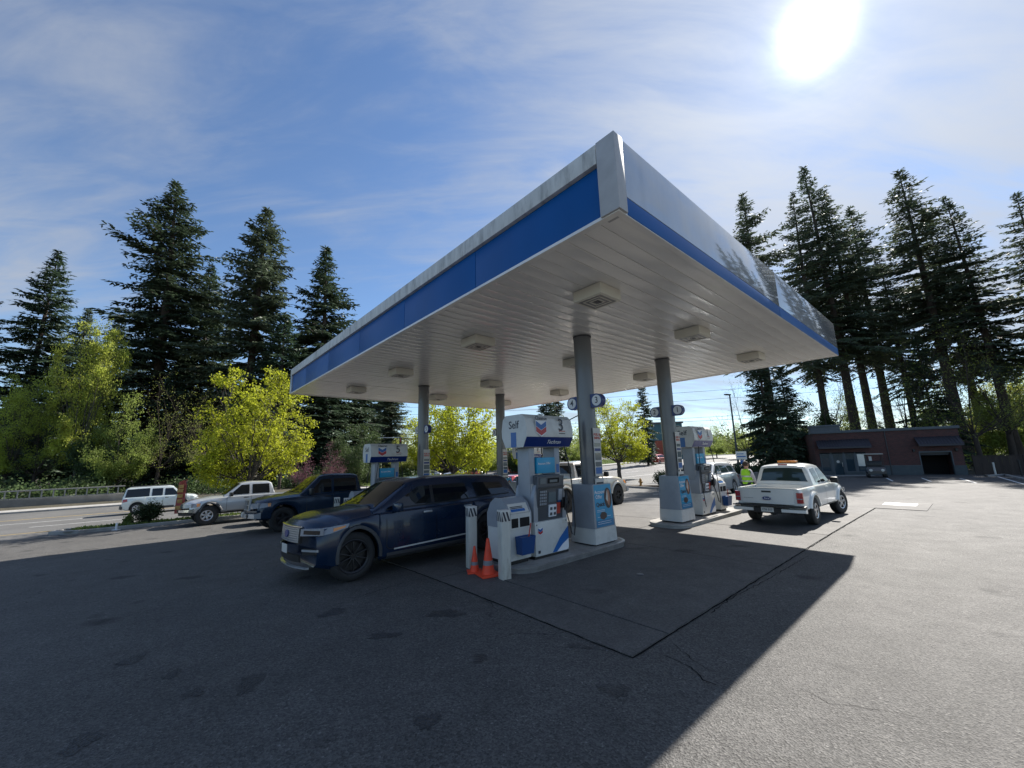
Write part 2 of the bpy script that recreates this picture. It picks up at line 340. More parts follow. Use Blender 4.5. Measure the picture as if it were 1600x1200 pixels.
M['bark'] = mat('bark', (.06, .045, .035), .95, var=.35, vscale=4, bump=1, bscale=9, stretch=(1, 1, .25))
M['barkgrey'] = mat('grey_bark', (.075, .065, .055), .95, var=.3, vscale=5, bump=.8, bscale=12, stretch=(1, 1, .3))
M['needle'] = leaf_mat('fir_needles', (.055, .085, .048), .28, .4, .35, .015)
M['needle2'] = leaf_mat('fir_needles_grey', (.095, .125, .075), .28, .35, .4, .012)
M['maple'] = leaf_mat('maple_new_leaves', (.34, .385, .03), .55, .35, 1.2, .008)
M['maple2'] = leaf_mat('alder_leaves', (.37, .41, .07), .56, .5, .7, .015)
M['under'] = leaf_mat('understorey_leaves', (.075, .11, .04), .4, .5, .6, .02)
M['under2'] = leaf_mat('spring_understorey', (.25, .30, .07), .55, .4, .6, .02)
M['pink'] = leaf_mat('redbud_blossom', (.15, .065, .08), .4, .3, 1.0, .01)
M['shrub'] = leaf_mat('shrub_leaves', (.028, .05, .018), .3, .4, 2, .01)
M['grass'] = leaf_mat('grass_blades', (.12, .17, .04), .4, .3, 1, .01)
M['soil'] = ground_mat('planting_soil', (.05, .038, .028), (.09, .07, .05), .4, 0, .95, .3, .8, 40)
M['lawn'] = ground_mat('lawn_ground', (.07, .1, .025), (.1, .13, .035), .3, 0, .95, .2, .8, 30)
M['litter'] = ground_mat('forest_floor', (.035, .032, .02), (.07, .06, .035), .5, 0, .95, .3, .8, 12)
M['skin'] = mat('skin', (.45, .25, .18), .55)
M['hair'] = mat('brown_hair', (.05, .03, .02), .8)
M['hiviz'] = mat('hiviz_vest', (.35, .75, .03), .6)
M['shirt'] = mat('pale_shirt', (.5, .48, .5), .8)
M['jeans'] = mat('dark_trousers', (.03, .035, .06), .85)
M['yellowhyd'] = mat('hydrant_paint', (.38, .19, .04), .5)
M['pinkban'] = mat('pink_banner', (.6, .2, .24), .6, var=.2, vscale=2)
M['bldlight'] = mat('pale_stucco', (.5, .47, .42), .8, var=.05)
M['roofgrey'] = mat('roof_grey', (.12, .12, .13), .8)
M['winblue'] = mat('far_window', (.05, .08, .1), .04, .35)
M['teal'] = mat('teal_cladding', (.07, .17, .2), .5)
M['redpillar'] = mat('red_brick_pillar', (.42, .1, .06), .7)
M['cartcream'] = mat('cart_roof', (.4, .38, .33), .5)
# ------------------------------------------------------------------ ground
def sheet(name, r0, r1, l0, l1, dz, m, step=1.0, rot=0, kind='structure', fn=None):
    nr = max(2, int(abs(r1-r0)/step)+1); nl = max(2, int(abs(l1-l0)/step)+1); P = []
    for i in range(nr):
        row = []
        for j in range(nl):
            r = r0+(r1-r0)*i/(nr-1); l = l0+(l1-l0)*j/(nl-1)
            if fn: r, l = fn(r, l)
            x, y = wo(r, l); row.append((x, y, gz(x, y)+dz))
        P.append(row)
    o = obj(name, MB().grid(P), m, fix=False)
    if o.data.polygons[0].normal.z < 0:
        o.data.flip_normals()
    if kind: o['kind'] = kind
    return o
def ax_coords(lo, hi, a, b, st):
    v = list(np.arange(a, b+.01, st)); s = st; x = a
    while x > lo: s *= 1.5; x -= s; v.insert(0, x)
    s = st; x = b
    while x < hi: s *= 1.5; x += s; v.append(x)
    return v
xs = ax_coords(-1500, 1500, -60, 110, 2.5); ys = ax_coords(-300, 2500, -10, 130, 2.5)
struct(obj('ground', MB().grid([[(x, y, gz(x, y)-.12) for x in xs] for y in ys]), M['litter'], fix=False))
sheet('asphalt_lot', -45, 23.5, -30, 22.6, 0, M['asphalt'], 1.0)
sheet('asphalt_lot', 23.5, 47.5, -30, 9.5, 0, M['asphalt'], 1.0)
sheet('street', -120, 150, 24.4, 44, .0, M['street'], 1.5)
sheet('side_road', 26, 90, 9.5, 24.4, .0, M['street'], 1.5)
sheet('side_road', 9, 26, 22.6, 24.4, .0, M['street'], 1.0)
sheet('driveway_apron', -45, -6.6, 22.6, 24.4, .0, M['street'], .9)
sheet('sidewalk', -120, 90, 44.16, 46.2, .13, M['concrete'], 1.5)
def curb(name, pts, w=.15, h=.14, m=None, step=1.0):
    # pts in site coordinates; a raised kerb with a real face on both sides
    P = []
    for (a, b) in zip(pts[:-1], pts[1:]):
        n = max(1, int(math.dist(a, b)/step))
        for i in range(n): P.append((a[0]+(b[0]-a[0])*i/n, a[1]+(b[1]-a[1])*i/n))
    P.append(pts[-1]); rows = []
    for i, p in enumerate(P):
        q0, q1 = P[max(0, i-1)], P[min(len(P)-1, i+1)]
        d = (q1[0]-q0[0], q1[1]-q0[1]); k = math.hypot(*d); nx, ny = -d[1]/k, d[0]/k
        row = []
        for o_, z in ((-w/2-.01, -.1), (-w/2, h-.02), (-w/2+.02, h), (w/2-.02, h), (w/2, h-.02), (w/2+.01, -.1)):
            x, y = wo(p[0]+nx*o_, p[1]+ny*o_); row.append((x, y, gz(x, y)+z))
        rows.append(row)
    o = obj(name, MB().grid(rows), m or M['curb'], smooth=30, fix=False); return struct(o)
curb('kerb', [(-120, 44.08), (150, 44.08)], step=2)
curb('kerb', [(-6.6, 24.4), (9, 24.4)]); curb('kerb', [(-6.6, 24.4), (-6.9, 23.5), (-6.0, 22.68), (9, 22.68), (9, 24.4)])
struct(sheet('planting_strip', -6.5, 8.95, 22.75, 24.33, .1, M['soil'], .8))
curb('kerb', [(23.5, 22.6), (24.0, 15.9), (22.1, 12.1), (23.4, 9.4), (34, 8.6), (43, 8.9)])
sheet('planting_strip', 24.2, 25.9, 9.6, 22.6, .1, M['soil'], .8, fn=lambda r, l: (r-(0 if l > 14 else .9*(14-l)/4), l))
sheet('planting_strip', 27, 44, 9.0, 12.6, .12, M['soil'], .9)
curb('kerb', [(26.8, 9.1), (26.8, 12.8), (44, 12.8)])
sheet('lawn', 16, 88, 46.3, 58, .1, M['lawn'], 1.5)
sheet('far_parking_lot', 10, 110, 58, 96, .0, M['street'], 2.0)
sheet('lawn', 90, 150, 46.3, 70, .1, M['lawn'], 2.5)
def stripe(name, r0, l0, r1, l1, w, m, dz=.006):
    n = max(1, int(math.hypot(r1-r0, l1-l0)/1.0)); d = (r1-r0, l1-l0); k = math.hypot(*d); nx, ny = -d[1]/k*w/2, d[0]/k*w/2; rows = []
    for i in range(n+1):
        r, l = r0+d[0]*i/n, l0+d[1]*i/n
        rows.append([(*wo(r-nx, l-ny), gz(*wo(r-nx, l-ny))+dz), (*wo(r+nx, l+ny), gz(*wo(r+nx, l+ny))+dz)])
    o = obj(name, MB().grid(rows), m, fix=False); return struct(o)
stripe('lane_line', -70, 25.4, 8, 25.9, .13, M['paint_yellow'], .009)
stripe('lane_line', -80, 34.1, 120, 34.6, .13, M['paint_white'], .009)
stripe('lane_line', -80, 37.4, 120, 37.8, .13, M['paint_yellow'], .009)
for k in range(-9, 14): stripe('lane_dash', k*9+.5, 30.2, k*9+4.2, 30.25, .13, M['paint_white'], .009)
stripe('lane_line', 27, 24.3, 90, 24.9, .15, M['paint_white'], .009)
stripe('lane_line', 40, 17, 110, 20, .15, M['paint_white'], .009)
stripe('lane_line', 30, 14.2, 60, 14.8, .12, M['paint_yellow'], .009)
for (a, b, c, d) in ((38.95, 2.49, 34.2, 1.66), (39.8, .61, 34.7, -.14), (40.2, -1.33, 33.8, -2.1), (43.7, -3.2, 33.5, -3.9)): stripe('parking_line', a, b, c, d, .11, M['paint_white'])
stripe('arrow_mark', 15.2, 1.5, 16.9, .9, .3, M['paint_white'])
stripe('parking_line', 13.5, 9.0, 15.0, 8.0, .12, M['paint_white']); stripe('parking_line', 17.8, 10.2, 19.2, 9.2, .12, M['paint_white'])
# parking bumper kerb at the far right
curb('kerb', [(43.5, -2.6), (46, -3.6), (34, -4.6), (26, -6.2)], w=.2, h=.13)
# ---- concrete pad under the canopy: separate slabs with recessed joints
def slab(r0, r1, l0, l1, parent):
    g = .011; r0 += g; r1 -= g; l0 += g; l1 -= g; nr = max(1, int((r1-r0)/1.3)); nl = max(1, int((l1-l0)/1.3)); mb = MB(); P = []
    h = .014+random.uniform(-.002, .003)
    for i in range(-1, nr+2):
        row = []
        for j in range(-1, nl+2):
            r = r0+(r1-r0)*min(nr, max(0, i))/nr; l = l0+(l1-l0)*min(nl, max(0, j))/nl; edge = i in (-1, nr+1) or j in (-1, nl+1)
            x, y = wo(r, l); row.append((x, y, gz(x, y)+(-.02 if edge else h)))
        P.append(row)
    mb.grid(P); o = obj('concrete_slab', mb, M['concrete_slab'], parent, smooth=20, fix=False)
    if sum(p.normal.z for p in o.data.polygons) < 0: o.data.flip_normals()
    return o
random.seed(3)
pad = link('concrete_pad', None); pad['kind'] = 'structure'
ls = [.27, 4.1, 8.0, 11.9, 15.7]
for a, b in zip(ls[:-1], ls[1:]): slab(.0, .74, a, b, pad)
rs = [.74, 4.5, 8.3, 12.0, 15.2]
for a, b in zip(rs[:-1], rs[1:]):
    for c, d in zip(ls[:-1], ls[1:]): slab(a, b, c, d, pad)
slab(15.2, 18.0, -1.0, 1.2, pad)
# ------------------------------------------------------------------ canopy
HS, HF = 4.81, 1.02; CR, CL = 11.68, 15.9
can = thing('station_canopy', 'large flat white filling station canopy with a bright blue fascia band on grey columns', 'canopy', (*wo(0, 0), 0), TH)
pw = (CL-.16)/60
mb = MB(); prof = [(0.002, .03), (.004, .004), (.010, 0), (.05, .0035), (.11, .006), (.16, .0055), (.22, .003), (pw-.014, 0), (pw-.008, .004), (pw-.006, .03)]
mb.grid([[(0, a, z) for a, z in prof], [(CR-.16, a, z) for a, z in prof]])
pm = mesh_of(mb, M['canwhite'], 30); 
for i in range(60):
    o = link('soffit_panel', pm, can, (.08, .08+i*pw, HS+.004+random.uniform(0, .005)))
obj('roof_deck', MB().b2((.1, .1, HS+.06), (CR-.1, CL-.1, HS+HF-.08)), M['canwhite'], can)
mb = MB()
for lo, hi in (((.0, 0, HS-.012), (.09, CL, HS+.03)), ((CR-.09, 0, HS-.012), (CR, CL, HS+.03)), ((.092, 0, HS-.012), (CR-.092, .08, HS+.03)), ((.092, CL-.08, HS-.012), (CR-.092, CL, HS+.03))): mb.b2(lo, hi)
obj('soffit_edge_trim', mb, M['canwhite'], can)
# -r side (the long blue side): weathered cap above, blue panels set back
cut = [.26, 2.9, 5.6, 8.3, 11.0, 13.7, CL-.2]
for a, b in zip(cut[:-1], cut[1:]):
    obj('blue_fascia_panel', MB().b2((.045, a+.006, HS+.035), (.1, b-.006, HS+HF-.27), .004), M['fblue'], can)
cut = [.25, 3.2, 6.3, 9.4, 12.5, CL-.005]
for a, b in zip(cut[:-1], cut[1:]):
    obj('weathered_cap_trim', MB().b2((-.02, a+.003, HS+HF-.265), (.12, b-.003, HS+HF+.005), .006), M['trimdirty'], can)
obj('corner_cover', MB().b2((-.03, -.03, HS-.0), (.15, .24, HS+HF+.007), .008), M['trimgreyw'], can)
obj('corner_cover', MB().b2((-.022, CL-.2, HS-.0), (.1, CL+.02, HS+HF-.27), .006), M['fascia'], can)
cut = [.175, 6.0, CR+.02]
for a, b in zip(cut[:-1], cut[1:]):
    obj('grey_fascia_panel', MB().b2((a+.004, -.012, HS+.235), (b-.004, .06, HS+HF), .004), M['fascia'], can)
    obj('blue_stripe_panel', MB().b2((a+.004, -.008, HS-.0), (b-.004, .06, HS+.23), .004), M['fblue'], can)
obj('back_fascia_panel', MB().b2((CR-.06, .07, HS+.035), (CR+.02, CL+.02, HS+HF)), M['fascia'], can)
obj('back_fascia_panel', MB().b2((.105, CL-.06, HS+.035), (CR-.07, CL+.02, HS+HF)), M['fascia'], can)
# columns
COLS = [(3.65, 3.52), (7.5, 3.54), (3.72, 11.42), (7.62, 11.5)]
for ci, (r, l) in enumerate(COLS):
    zb = gz(*wo(r, l))
    mb = MB(); mb.lathe([(.205, zb), (.205, HS-.03), (.2, HS-.03)], 28, c=(r, l, 0))
    c = obj('column', mb, M['colgrey'], can, 40)
    obj('collar', MB().lathe([(.2, HS-.028), (.222, HS-.028), (.222, HS-.006), (.2, HS-.006)], 28, c=(r, l, 0)), M['pdark'], c)
    mb = MB(); mb.b2((r-.10, l-.232, zb+1.55), (r+.16, l-.222, zb+2.62))
    nb = obj('notice_board', mb, M['paper'], c)
    mb = MB()
    for z0, z1 in ((1.60, 1.74), (2.1, 2.16)): obj('notice_panel', MB().b2((r-.08, l-.2345, zb+z0), (r+.14, l-.232, zb+z1)), M['signmid'] if z0 < 2 else M['signblue'], c)
    mb = MB()
    for z0, z1 in ((1.76, 1.86), (1.9, 2.06), (2.2, 2.28)): obj('notice_print', MB().b2((r-.08, l-.2345, zb+z0), (r+.14, l-.232, zb+z1)), M['screen'], c)
    t = text('notice_text', 'FUEL IS\nBEING', .075, M['redprint'], c, (r+.03, l-.236, zb+2.43), (R(90), 0, 0), .002)
    mb = MB(); mb.b2((r-.12, l-.24, zb+1.37), (r+.17, l-.215, zb+1.5)); obj('notice_plate', mb, M['paper'], c)
    mb = MB(); mb.b2((r-.1, l-.2425, zb+1.38), (r+.15, l-.24, zb+1.42)); obj('notice_stripe', mb, M['ink'], c)
# number flags on the columns
flags = [('4', 0, 1), ('3', 0, -1), ('2', 1, 1), ('1', 1, -1), ('6', 2, 1), ('5', 2, -1), ('8', 3, 1), ('7', 3, -1)]
for num, ci, sgn in flags:
    r, l = COLS[ci]
    x, y = wo(r, l); z = 3.22 if ci < 2 else 3.12
    t = thing('pump_number_sign', f'round-ended navy sign reading {num} sticking out from a canopy column', 'sign', (x, y, z), TH, 'pump number signs on the canopy columns')
    t['label'] = {'4': 'navy round-ended sign numbered 4 on the left of the nearest column', '3': 'navy round-ended sign numbered 3 on the right of the nearest column', '2': 'navy round-ended sign numbered 2 left on the column by the white pickup', '1': 'navy round-ended sign numbered 1 right on the column by the white pickup', '6': 'small navy sign numbered 6 peeking from behind the far left column', '5': 'navy sign numbered 5 on the right of the far left column', '8': 'small navy sign numbered 8 left on the column behind the dark SUV', '7': 'navy sign numbered 7 right on the column behind the dark SUV'}[num]
    pts = [(sgn*.17, -.155), (sgn*.36, -.155)]+[(sgn*(.36+.155*math.cos(a)), .155*math.sin(a)) for a in np.linspace(-1.45, 1.45, 12)]+[(sgn*.36, .155), (sgn*.17, .155)]
    obj('sign_body', MB().prism(pts, -.07, .07, 'X'), M['signblue'], t, 30)
    cyl = [(sgn*.36+.125*math.cos(a), .125*math.sin(a)) for a in np.linspace(0, 2*math.pi, 20, endpoint=False)]
    obj('white_disc', MB().prism(cyl, -.075, -.07, 'X'), M['white'], t, 0)
    text('numeral', num, .2, M['ink'], t, (-.078, sgn*.36, 0), (R(90), 0, R(-90)), .001)
# canopy lights
LR, LL = [1.72, 5.35, 9.15], [1.62, 5.12, 9.25, 13.1]
lightroot = None
desc = {(0, 0): 'nearest square light box, above the right front corner', (1, 0): 'square light box second along the right edge of the canopy', (2, 0): 'square light box near the canopy right end above the white pickup', (0, 1): 'square light box on the left side, second from the near corner', (0, 2): 'square light box on the left side, third from the near corner', (0, 3): 'square light box nearest the far left canopy corner', (1, 1): 'square light box half hidden behind the nearest column', (2, 1): 'square light box left of the column with signs 1 and 2', (1, 2): 'square light box left of the far middle column', (2, 2): 'square light box above the valance numbered 3', (1, 3): 'square light box right of the far left column', (2, 3): 'faint square light box at the far back corner'}
for i, r in enumerate(LR):
    for j, l in enumerate(LL):
        loc = (*wo(r, l), HS-.19)
        lab = desc[(i, j)]+' of the canopy' if 'canopy' not in desc[(i, j)] else desc[(i, j)]
        if lightroot is None:
            lightroot = thing('canopy_light', lab, 'light', loc, TH, 'light boxes under the canopy')
            obj('housing', MB().box((0, 0, .095), (.58, .58, .19), None, .004), M['cream'], lightroot)
            mb = MB()
            for q in (.26, .18, .10):
                for lo, hi in (((-q, -q), (q, -q+.022)), ((-q, q-.022), (q, q)), ((-q, -q+.023), (-q+.022, q-.023)), ((q-.022, -q+.023), (q, q-.023))): mb.b2((*lo, -.008), (*hi, .009))
            obj('bezel', mb, M['cream'], lightroot)
            obj('lens', MB().box((0, 0, .005), (.48, .48, .012)), M['lens'], lightroot)
            obj('lamp', MB().box((0, 0, -.006), (.14, .08, .01)), M['trimgrey'], lightroot)
        else: dup(lightroot, lab, loc, TH)
# ------------------------------------------------------------------ islands
ISL = [(1.02, 4.45, 3.08, 4.2, 'low concrete pump island with steel edge under dispenser 3'), (6.83, 11.3, 3.08, 4.2, 'sunlit low concrete pump island under dispenser 1 beside the white pickup'),
       (1.1, 4.5, 11.0, 12.1, 'low concrete pump island under dispenser 5 behind the dark SUV'), (6.9, 11.3, 11.0, 12.1, 'far low concrete pump island under dispenser 7')]
for r0, r1, l0, l1, lab in ISL:
    cr, cl = (r0+r1)/2, (l0+l1)/2; x, y = wo(cr, cl); hr, hl = (r1-r0)/2, (l1-l0)/2
    t = thing('pump_island', lab, 'island', (x, y, gz(x, y)), TH, 'pump islands under the canopy')
    def outline(o_):
        rad = .45; pts = []
        for qx, qy, a0 in ((1, 1, 0), (-1, 1, 90), (-1, -1, 180), (1, -1, 270)):
            for a in range(0, 91, 15): pts.append((qx*(hr-rad)+(rad+o_)*math.cos(R(a0+a)), qy*(hl-rad)+(rad+o_)*math.sin(R(a0+a))))
        return pts
    mb = MB(); rows = []
    for o_, z in ((0, -.08), (0, .075), (.02, .085), (.02, .118), (.01, .128), (-.05, .13)):
        rows.append([(a, b, z) for a, b in outline(o_)]+[(*outline(o_)[0], z)])
    mb.grid(rows); obj('steel_edge', mb, M['isl_steel'] if cr < 6 else M['concrete'], t, 40)
    obj('concrete_top', MB().prism(outline(-.045), .05, .133, 'Z'), M['concrete'], t, 30)
# ------------------------------------------------------------------ column poster boxes
def boxshell(z0, z1, w0, d0, w1, d1):
    ch = .09
    def ring(w, d, z): return [(a*w/2, b*d/2, z) for a, b in ()] or [(-w/2, -d/2+ch, z), (-w/2+ch*.3, -d/2, z), (w/2-ch*.3, -d/2, z), (w/2, -d/2+ch, z), (w/2, d/2-ch, z), (w/2-ch*.3, d/2, z), (-w/2+ch*.3, d/2, z), (-w/2, d/2-ch, z)]
    mb = MB(); a, b = ring(w0, d0, z0), ring(w1, d1, z1); mb.grid([a+[a[0]], b+[b[0]]]); mb.add(b, [tuple(range(8))]); mb.add(a, [tuple(range(8))[::-1]]); return mb
BOXL = ['grey poster box with a cyan offer poster around the nearest column', 'grey poster box with a sunlit cyan poster by the dispenser numbered 1', 'grey poster box around the far left column, behind the dark SUV', 'grey poster box around the column behind the dark SUV rear window']
for ci, (r, l) in enumerate(COLS):
    x, y = wo(r+.02, l-.0); zb = gz(x, y)+.133
    t = thing('column_poster_box', BOXL[ci], 'poster box', (x, y, zb), TH, 'poster boxes around the columns')
    obj('plinth', boxshell(0, .03, .74, .6, .74, .6), M['black'], t, 20); obj('white_base', boxshell(.03, .34, .82, .66, .8, .64), M['pwhite'], t, 20)
    obj('grey_shell', boxshell(.342, 1.25, .79, .63, .7, .56), M['pgrey'], t, 20)
    tilt = math.atan2(.035, .91)
    def pf(a, z, off=.004): return (a, -.315-off+(z-.342)*.035/.908, z)
    p = obj('poster', MB().grid([[pf(a, z) for a in (-.30, .31)] for z in (.36, 1.235)]), M['cyan'], t, 0)
    mbx = MB(); mbx.grid([[pf(a, z, .006) for a in (-.30, .31)] for z in (.36, .5)]); obj('poster_footer', mbx, M['cyan2'], p, 0)
    text('poster_text', 'Account', .105, M['white'], p, pf(-.11, 1.08, .008), (R(90)-tilt, 0, 0), .002)
    text('poster_text', 'Offer', .105, M['white'], p, pf(-.15, .98, .008), (R(90)-tilt, 0, 0), .002)
    text('poster_text', 'Quick', .12, M['ink'], p, pf(-.11, .82, .008), (R(90)-tilt, 0, 0), .003)
    for q in (.70, .67, .56, .46, .42): obj('poster_fine_print', MB().grid([[pf(a, z, .008) for a in (-.25, .02+.2*(q < .6))] for z in (q, q+.007)]), M['white'], p, 0)
    ell = [(.17+.13*math.cos(a), .94+.22*math.sin(a)) for a in np.linspace(0, 2*math.pi, 24, endpoint=False)]
    obj('poster_picture', MB().add([pf(a, z, .009) for a, z in ell], [tuple(range(24))]), M['browntone'], p, 0)
    pg = [(.1, .9), (.17, 1.12), (.22, 1.1), (.24, .9), (.19, .76)]; obj('poster_picture', MB().add([pf(a, z, .012) for a, z in pg], [tuple(range(5))]), M['skinphoto'], p, 0)
    pg = [(.09, .92), (.15, 1.12), (.17, 1.0), (.16, .86)]; obj('poster_picture', MB().add([pf(a, z, .014) for a, z in pg], [tuple(range(4))]), M['paper'], p, 0)
    pg = [(-.16, .6), (-.1, .66), (.02, .655), (.08, .61), (.07, .54), (-.04, .5), (-.15, .53)]; obj('poster_picture', MB().add([pf(a, z, .010) for a, z in pg], [tuple(range(7))]), M['browntone'], p, 0)
# ------------------------------------------------------------------ dispensers
def emblem(parent, x, y, z, s, label=True, name='emblem'):
    # two stacked chevrons with the word above
    e = obj(name, MB().add([(x-.5*s, y-.0015, z+.42*s), (x+.5*s, y-.0015, z+.42*s), (x+.5*s, y-.0015, z-.30*s), (x, y-.0015, z-.62*s), (x-.5*s, y-.0015, z-.30*s)], [(0, 1, 2, 3, 4)]), M['white'], parent, 0)
    for z0, mm in ((.05, M['chevblue']), (-.30, M['chevred'])):
        w = .46*s; h = .36*s; zz = z+z0*s+.02*s
        o = MB().add([(x-w, y-.003, zz+h*.9), (x, y-.003, zz+h*.9-.25*s), (x+w, y-.003, zz+h*.9), (x+w, y-.003, zz), (x, y-.003, zz-.25*s), (x-w, y-.003, zz)], [(0, 1, 4, 5), (1, 2, 3, 4)])
        obj('chevron_stripe', o, mm, e, 0)
    if label: text('emblem_word', 'Chevron', .3*s, M['ink'], e, (x, y-.003, z+.56*s), (R(90), 0, 0), .002)
def dispenser(num, r, l, lab):
    x, y = wo(r, l); zb = gz(x, y)+.133
    t = thing('fuel_dispenser', lab, 'fuel pump', (x, y, zb), TH, 'fuel dispensers on the islands')
    obj('plinth', MB().b2((-.47, -.27, 0), (.47, .27, .05)), M['black'], t)
    mb = MB(); mb.b2((-.46, -.295, .05), (.46, .295, .66), .012); cab = obj('cabinet', mb, M['pwhite'], t)
    for sgn in (-1, 1):
        y0 = sgn*.297
        o = obj('swoosh', MB().add([(-.02, y0, .06), (.25, y0, .06), (.458, y0, .22), (.458, y0, .5), (.2, y0, .3)], [(0, 1, 2, 3, 4)]), M['signmid'], cab, 0)
        obj('swoosh', MB().add([(.1, y0*1.004, .055), (.4, y0*1.004, .055), (.455, y0*1.004, .1), (.455, y0*1.004, .26), (.28, y0*1.004, .18)], [(0, 1, 2, 3, 4)]), M['white'], cab, 0)
    emblem(cab, -.33, -.299, .5, .13, False)
    mb = MB()
    obj('sticker', MB().b2((-.4, -.2985, .1), (-.34, -.297, .15)), M['ink'], cab, 0); obj('sticker', MB().b2((.3, -.2985, .56), (.44, -.297, .63)), M['paper'], cab, 0)
    for a in (-.42, .4): mb.lathe([(.0, -.303), (.014, -.303), (.014, -.295)], 10, 'Y', (a, 0, .61))
    obj('lock', mb, M['pdark'], cab)
    # curved grey side wings
    for sx in (-1, 1):
        pts = [(sx*.46, .66), (sx*.46, .9), (sx*.445, 1.06), (sx*.42, 1.2), (sx*.39, 1.3), (sx*.35, 1.34), (sx*.35, .66)]
        obj('side_wing', MB().prism(pts, -.27, .27, 'Y'), M['pgrey'], t, 40)
    con = obj('console', MB().b2((-.348, -.24, .665), (.348, .24, 1.52), .015), M['pdark'], t)
    for sgn in (-1, 1):
        F = lambda a: (sgn*a)
        fp = obj('face_panel', MB().box((-.0, sgn*.262, 1.08), (.74, .05, .84), rotm(R(-6*sgn)), .015), M['pdark'], t)
        q6 = rotm(R(-6*sgn)); c6 = Vector((0, sgn*.262, 1.08))
        def pb(x0, z0, x1, z1, d=.012, bev=0, base=.0): # a block standing on the tilted face
            c = c6+q6 @ Vector(((x0+x1)/2, sgn*(.025+d/2+base), (z0+z1)/2-1.08)); return MB().box(c, (abs(x1-x0), d, abs(z1-z0)), q6, bev)
        mb = MB()
        for i in range(4):
            for j in range(5): z = 1.19-j*.058; e = pb(-.31+i*.048, z, -.275+i*.048, z+.04, .012, 0, .006); mb.add(e.v, e.f)
        kp = obj('keypad', pb(-.33, .93, -.11, 1.25, .006), M['trimgrey'], fp); stuff(obj('key', mb, M['pgrey'], kp, 0))
        obj('screen', pb(-.07, 1.0, .14, 1.19), M['screen'], fp)
        obj('price_display', pb(-.1, 1.36, .22, 1.46, .008), M['interior'], fp)
        obj('display_digits', pb(-.05, 1.38, .17, 1.43, .003, 0, .008), M['screen'], fp)
        obj('brand_plate', pb(-.32, 1.36, -.16, 1.47), M['screen'], fp)
        obj('shelf', pb(-.36, 1.27, .36, 1.30, .03, .004), M['trimgrey'], fp)
        gp = obj('grade_panel', pb(-.06, .72, .15, .95, .03, .005), M['white'], fp)
        mb = MB()
        for a in (-.035, .07):
            for b in (.75, .85): e = pb(a, b, a+.055, b+.055, .012, .004, .03); mb.add(e.v, e.f)
        stuff(obj('grade_button', mb, M['pdark'], gp))
        obj('red_notice', pb(.17, .76, .27, .97, .02), M['redprint'], fp)
        obj('card_reader', pb(.19, 1.02, .30, 1.24, .04, .008), M['pgrey'], fp)
        obj('receipt_slot', pb(.2, .99, .28, 1.005, .02), M['signmid'], fp)
        mb = MB(); mb.b2((.29, sgn*.2, .86), (.46, sgn*.335, 1.06), .01); obj('nozzle_boot', mb, M['black'], t)
        mb = MB(); mb.tube([(.34, sgn*.36, .82), (.35, sgn*.37, .96), (.36, sgn*.37, 1.08), (.39, sgn*.34, 1.17), (.44, sgn*.31, 1.2)], [.028, .034, .03, .02, .015], 10)
        mb.tube([(.33, sgn*.4, .86), (.33, sgn*.43, .95), (.35, sgn*.42, 1.05)], .009, 6); obj('nozzle', mb, M['black'], t)
        mb = MB(); mb.tube([(.42, sgn*.33, 2.08), (.47, sgn*.37, 1.8), (.5, sgn*.41, 1.4), (.52, sgn*.43, .9), (.5, sgn*.45, .5), (.46, sgn*.45, .33), (.40, sgn*.44, .38), (.36, sgn*.42, .6), (.34, sgn*.37, .82)], .013, 8); obj('hose', mb, M['black'], t, 60)
        mb = MB(); mb.tube([(-.38, sgn*.33, 2.08), (-.46, sgn*.36, 1.6), (-.5, sgn*.38, 1.0), (-.49, sgn*.4, .5), (-.44, sgn*.4, .3), (-.4, sgn*.38, .4)], .012, 8)
        if num in '15': obj('hose', mb, M['black'], t, 60)
    for a in (-.365, .365):
        obj('post', MB().b2((a-.08, -.17, .662), (a+.08, .17, 2.06), .02), M['pgrey'] if a < 0 else M['pgrey'], t)
    mb = MB(); mb.b2((-.262, -.2, 1.55), (.262, -.05, 1.86), .008); o = obj('topper_sign', mb, M['cyan'], t); obj('post_sticker', MB().b2((-.42, -.1745, 1.2), (-.32, -.172, 1.36)), M['paper'], t, 0); obj('post_sticker', MB().b2((-.41, -.1745, 1.0), (-.33, -.172, 1.12)), M['redprint'], t, 0); obj('post_sticker', MB().b2((.33, -.1745, 1.55), (.41, -.172, 1.72)), M['signmid'], t, 0)
    text('topper_text', 'Account Offer', .06, M['white'], o, (-.05, -.203, 1.74), (R(90), 0, 0), .001)
    # header valance: octagonal section
    prof = [(-.26, 0), (-.365, .2), (-.375, .34), (-.33, .56), (-.24, .64), (.24, .64), (.33, .56), (.375, .34), (.365, .2), (.26, 0)]
    h = obj('valance', MB().prism([(a, 2.065+b) for a, b in prof], -.67, .67, 'X'), M['pwhite'], t, 20)
    for sgn in (-1, 1):
        band = [(-.655, sgn*.262, 2.068), (.655, sgn*.262, 2.068), (.6, sgn*.368, 2.262), (-.6, sgn*.368, 2.262)]
        band = [(-.668, sgn*.266, 2.07), (.668, sgn*.266, 2.07), (.668, sgn*.37, 2.258), (-.668, sgn*.37, 2.258)]
        obj('blue_band', MB().add(band, [(0, 1, 2, 3)]), M['signblue'], h, 0)
    text('valance_text', 'Techron', .12, M['white'], h, (.12, -.326, 2.163), (R(90)+math.atan2(.105, .2), 0, 0), .001, shear=.25)
    emblem(h, -.28, -.378, 2.45, .31)
    text('valance_number', num, .36, M['ink'], h, (.3, -.376, 2.5), (R(86), 0, 0), .002)
    for q in (2.375, 2.33): obj('fine_print', MB().b2((.24, -.378, q), (.42, -.375, q+.014)), M['redprint'] if q > 2.35 else M['ink'], h)
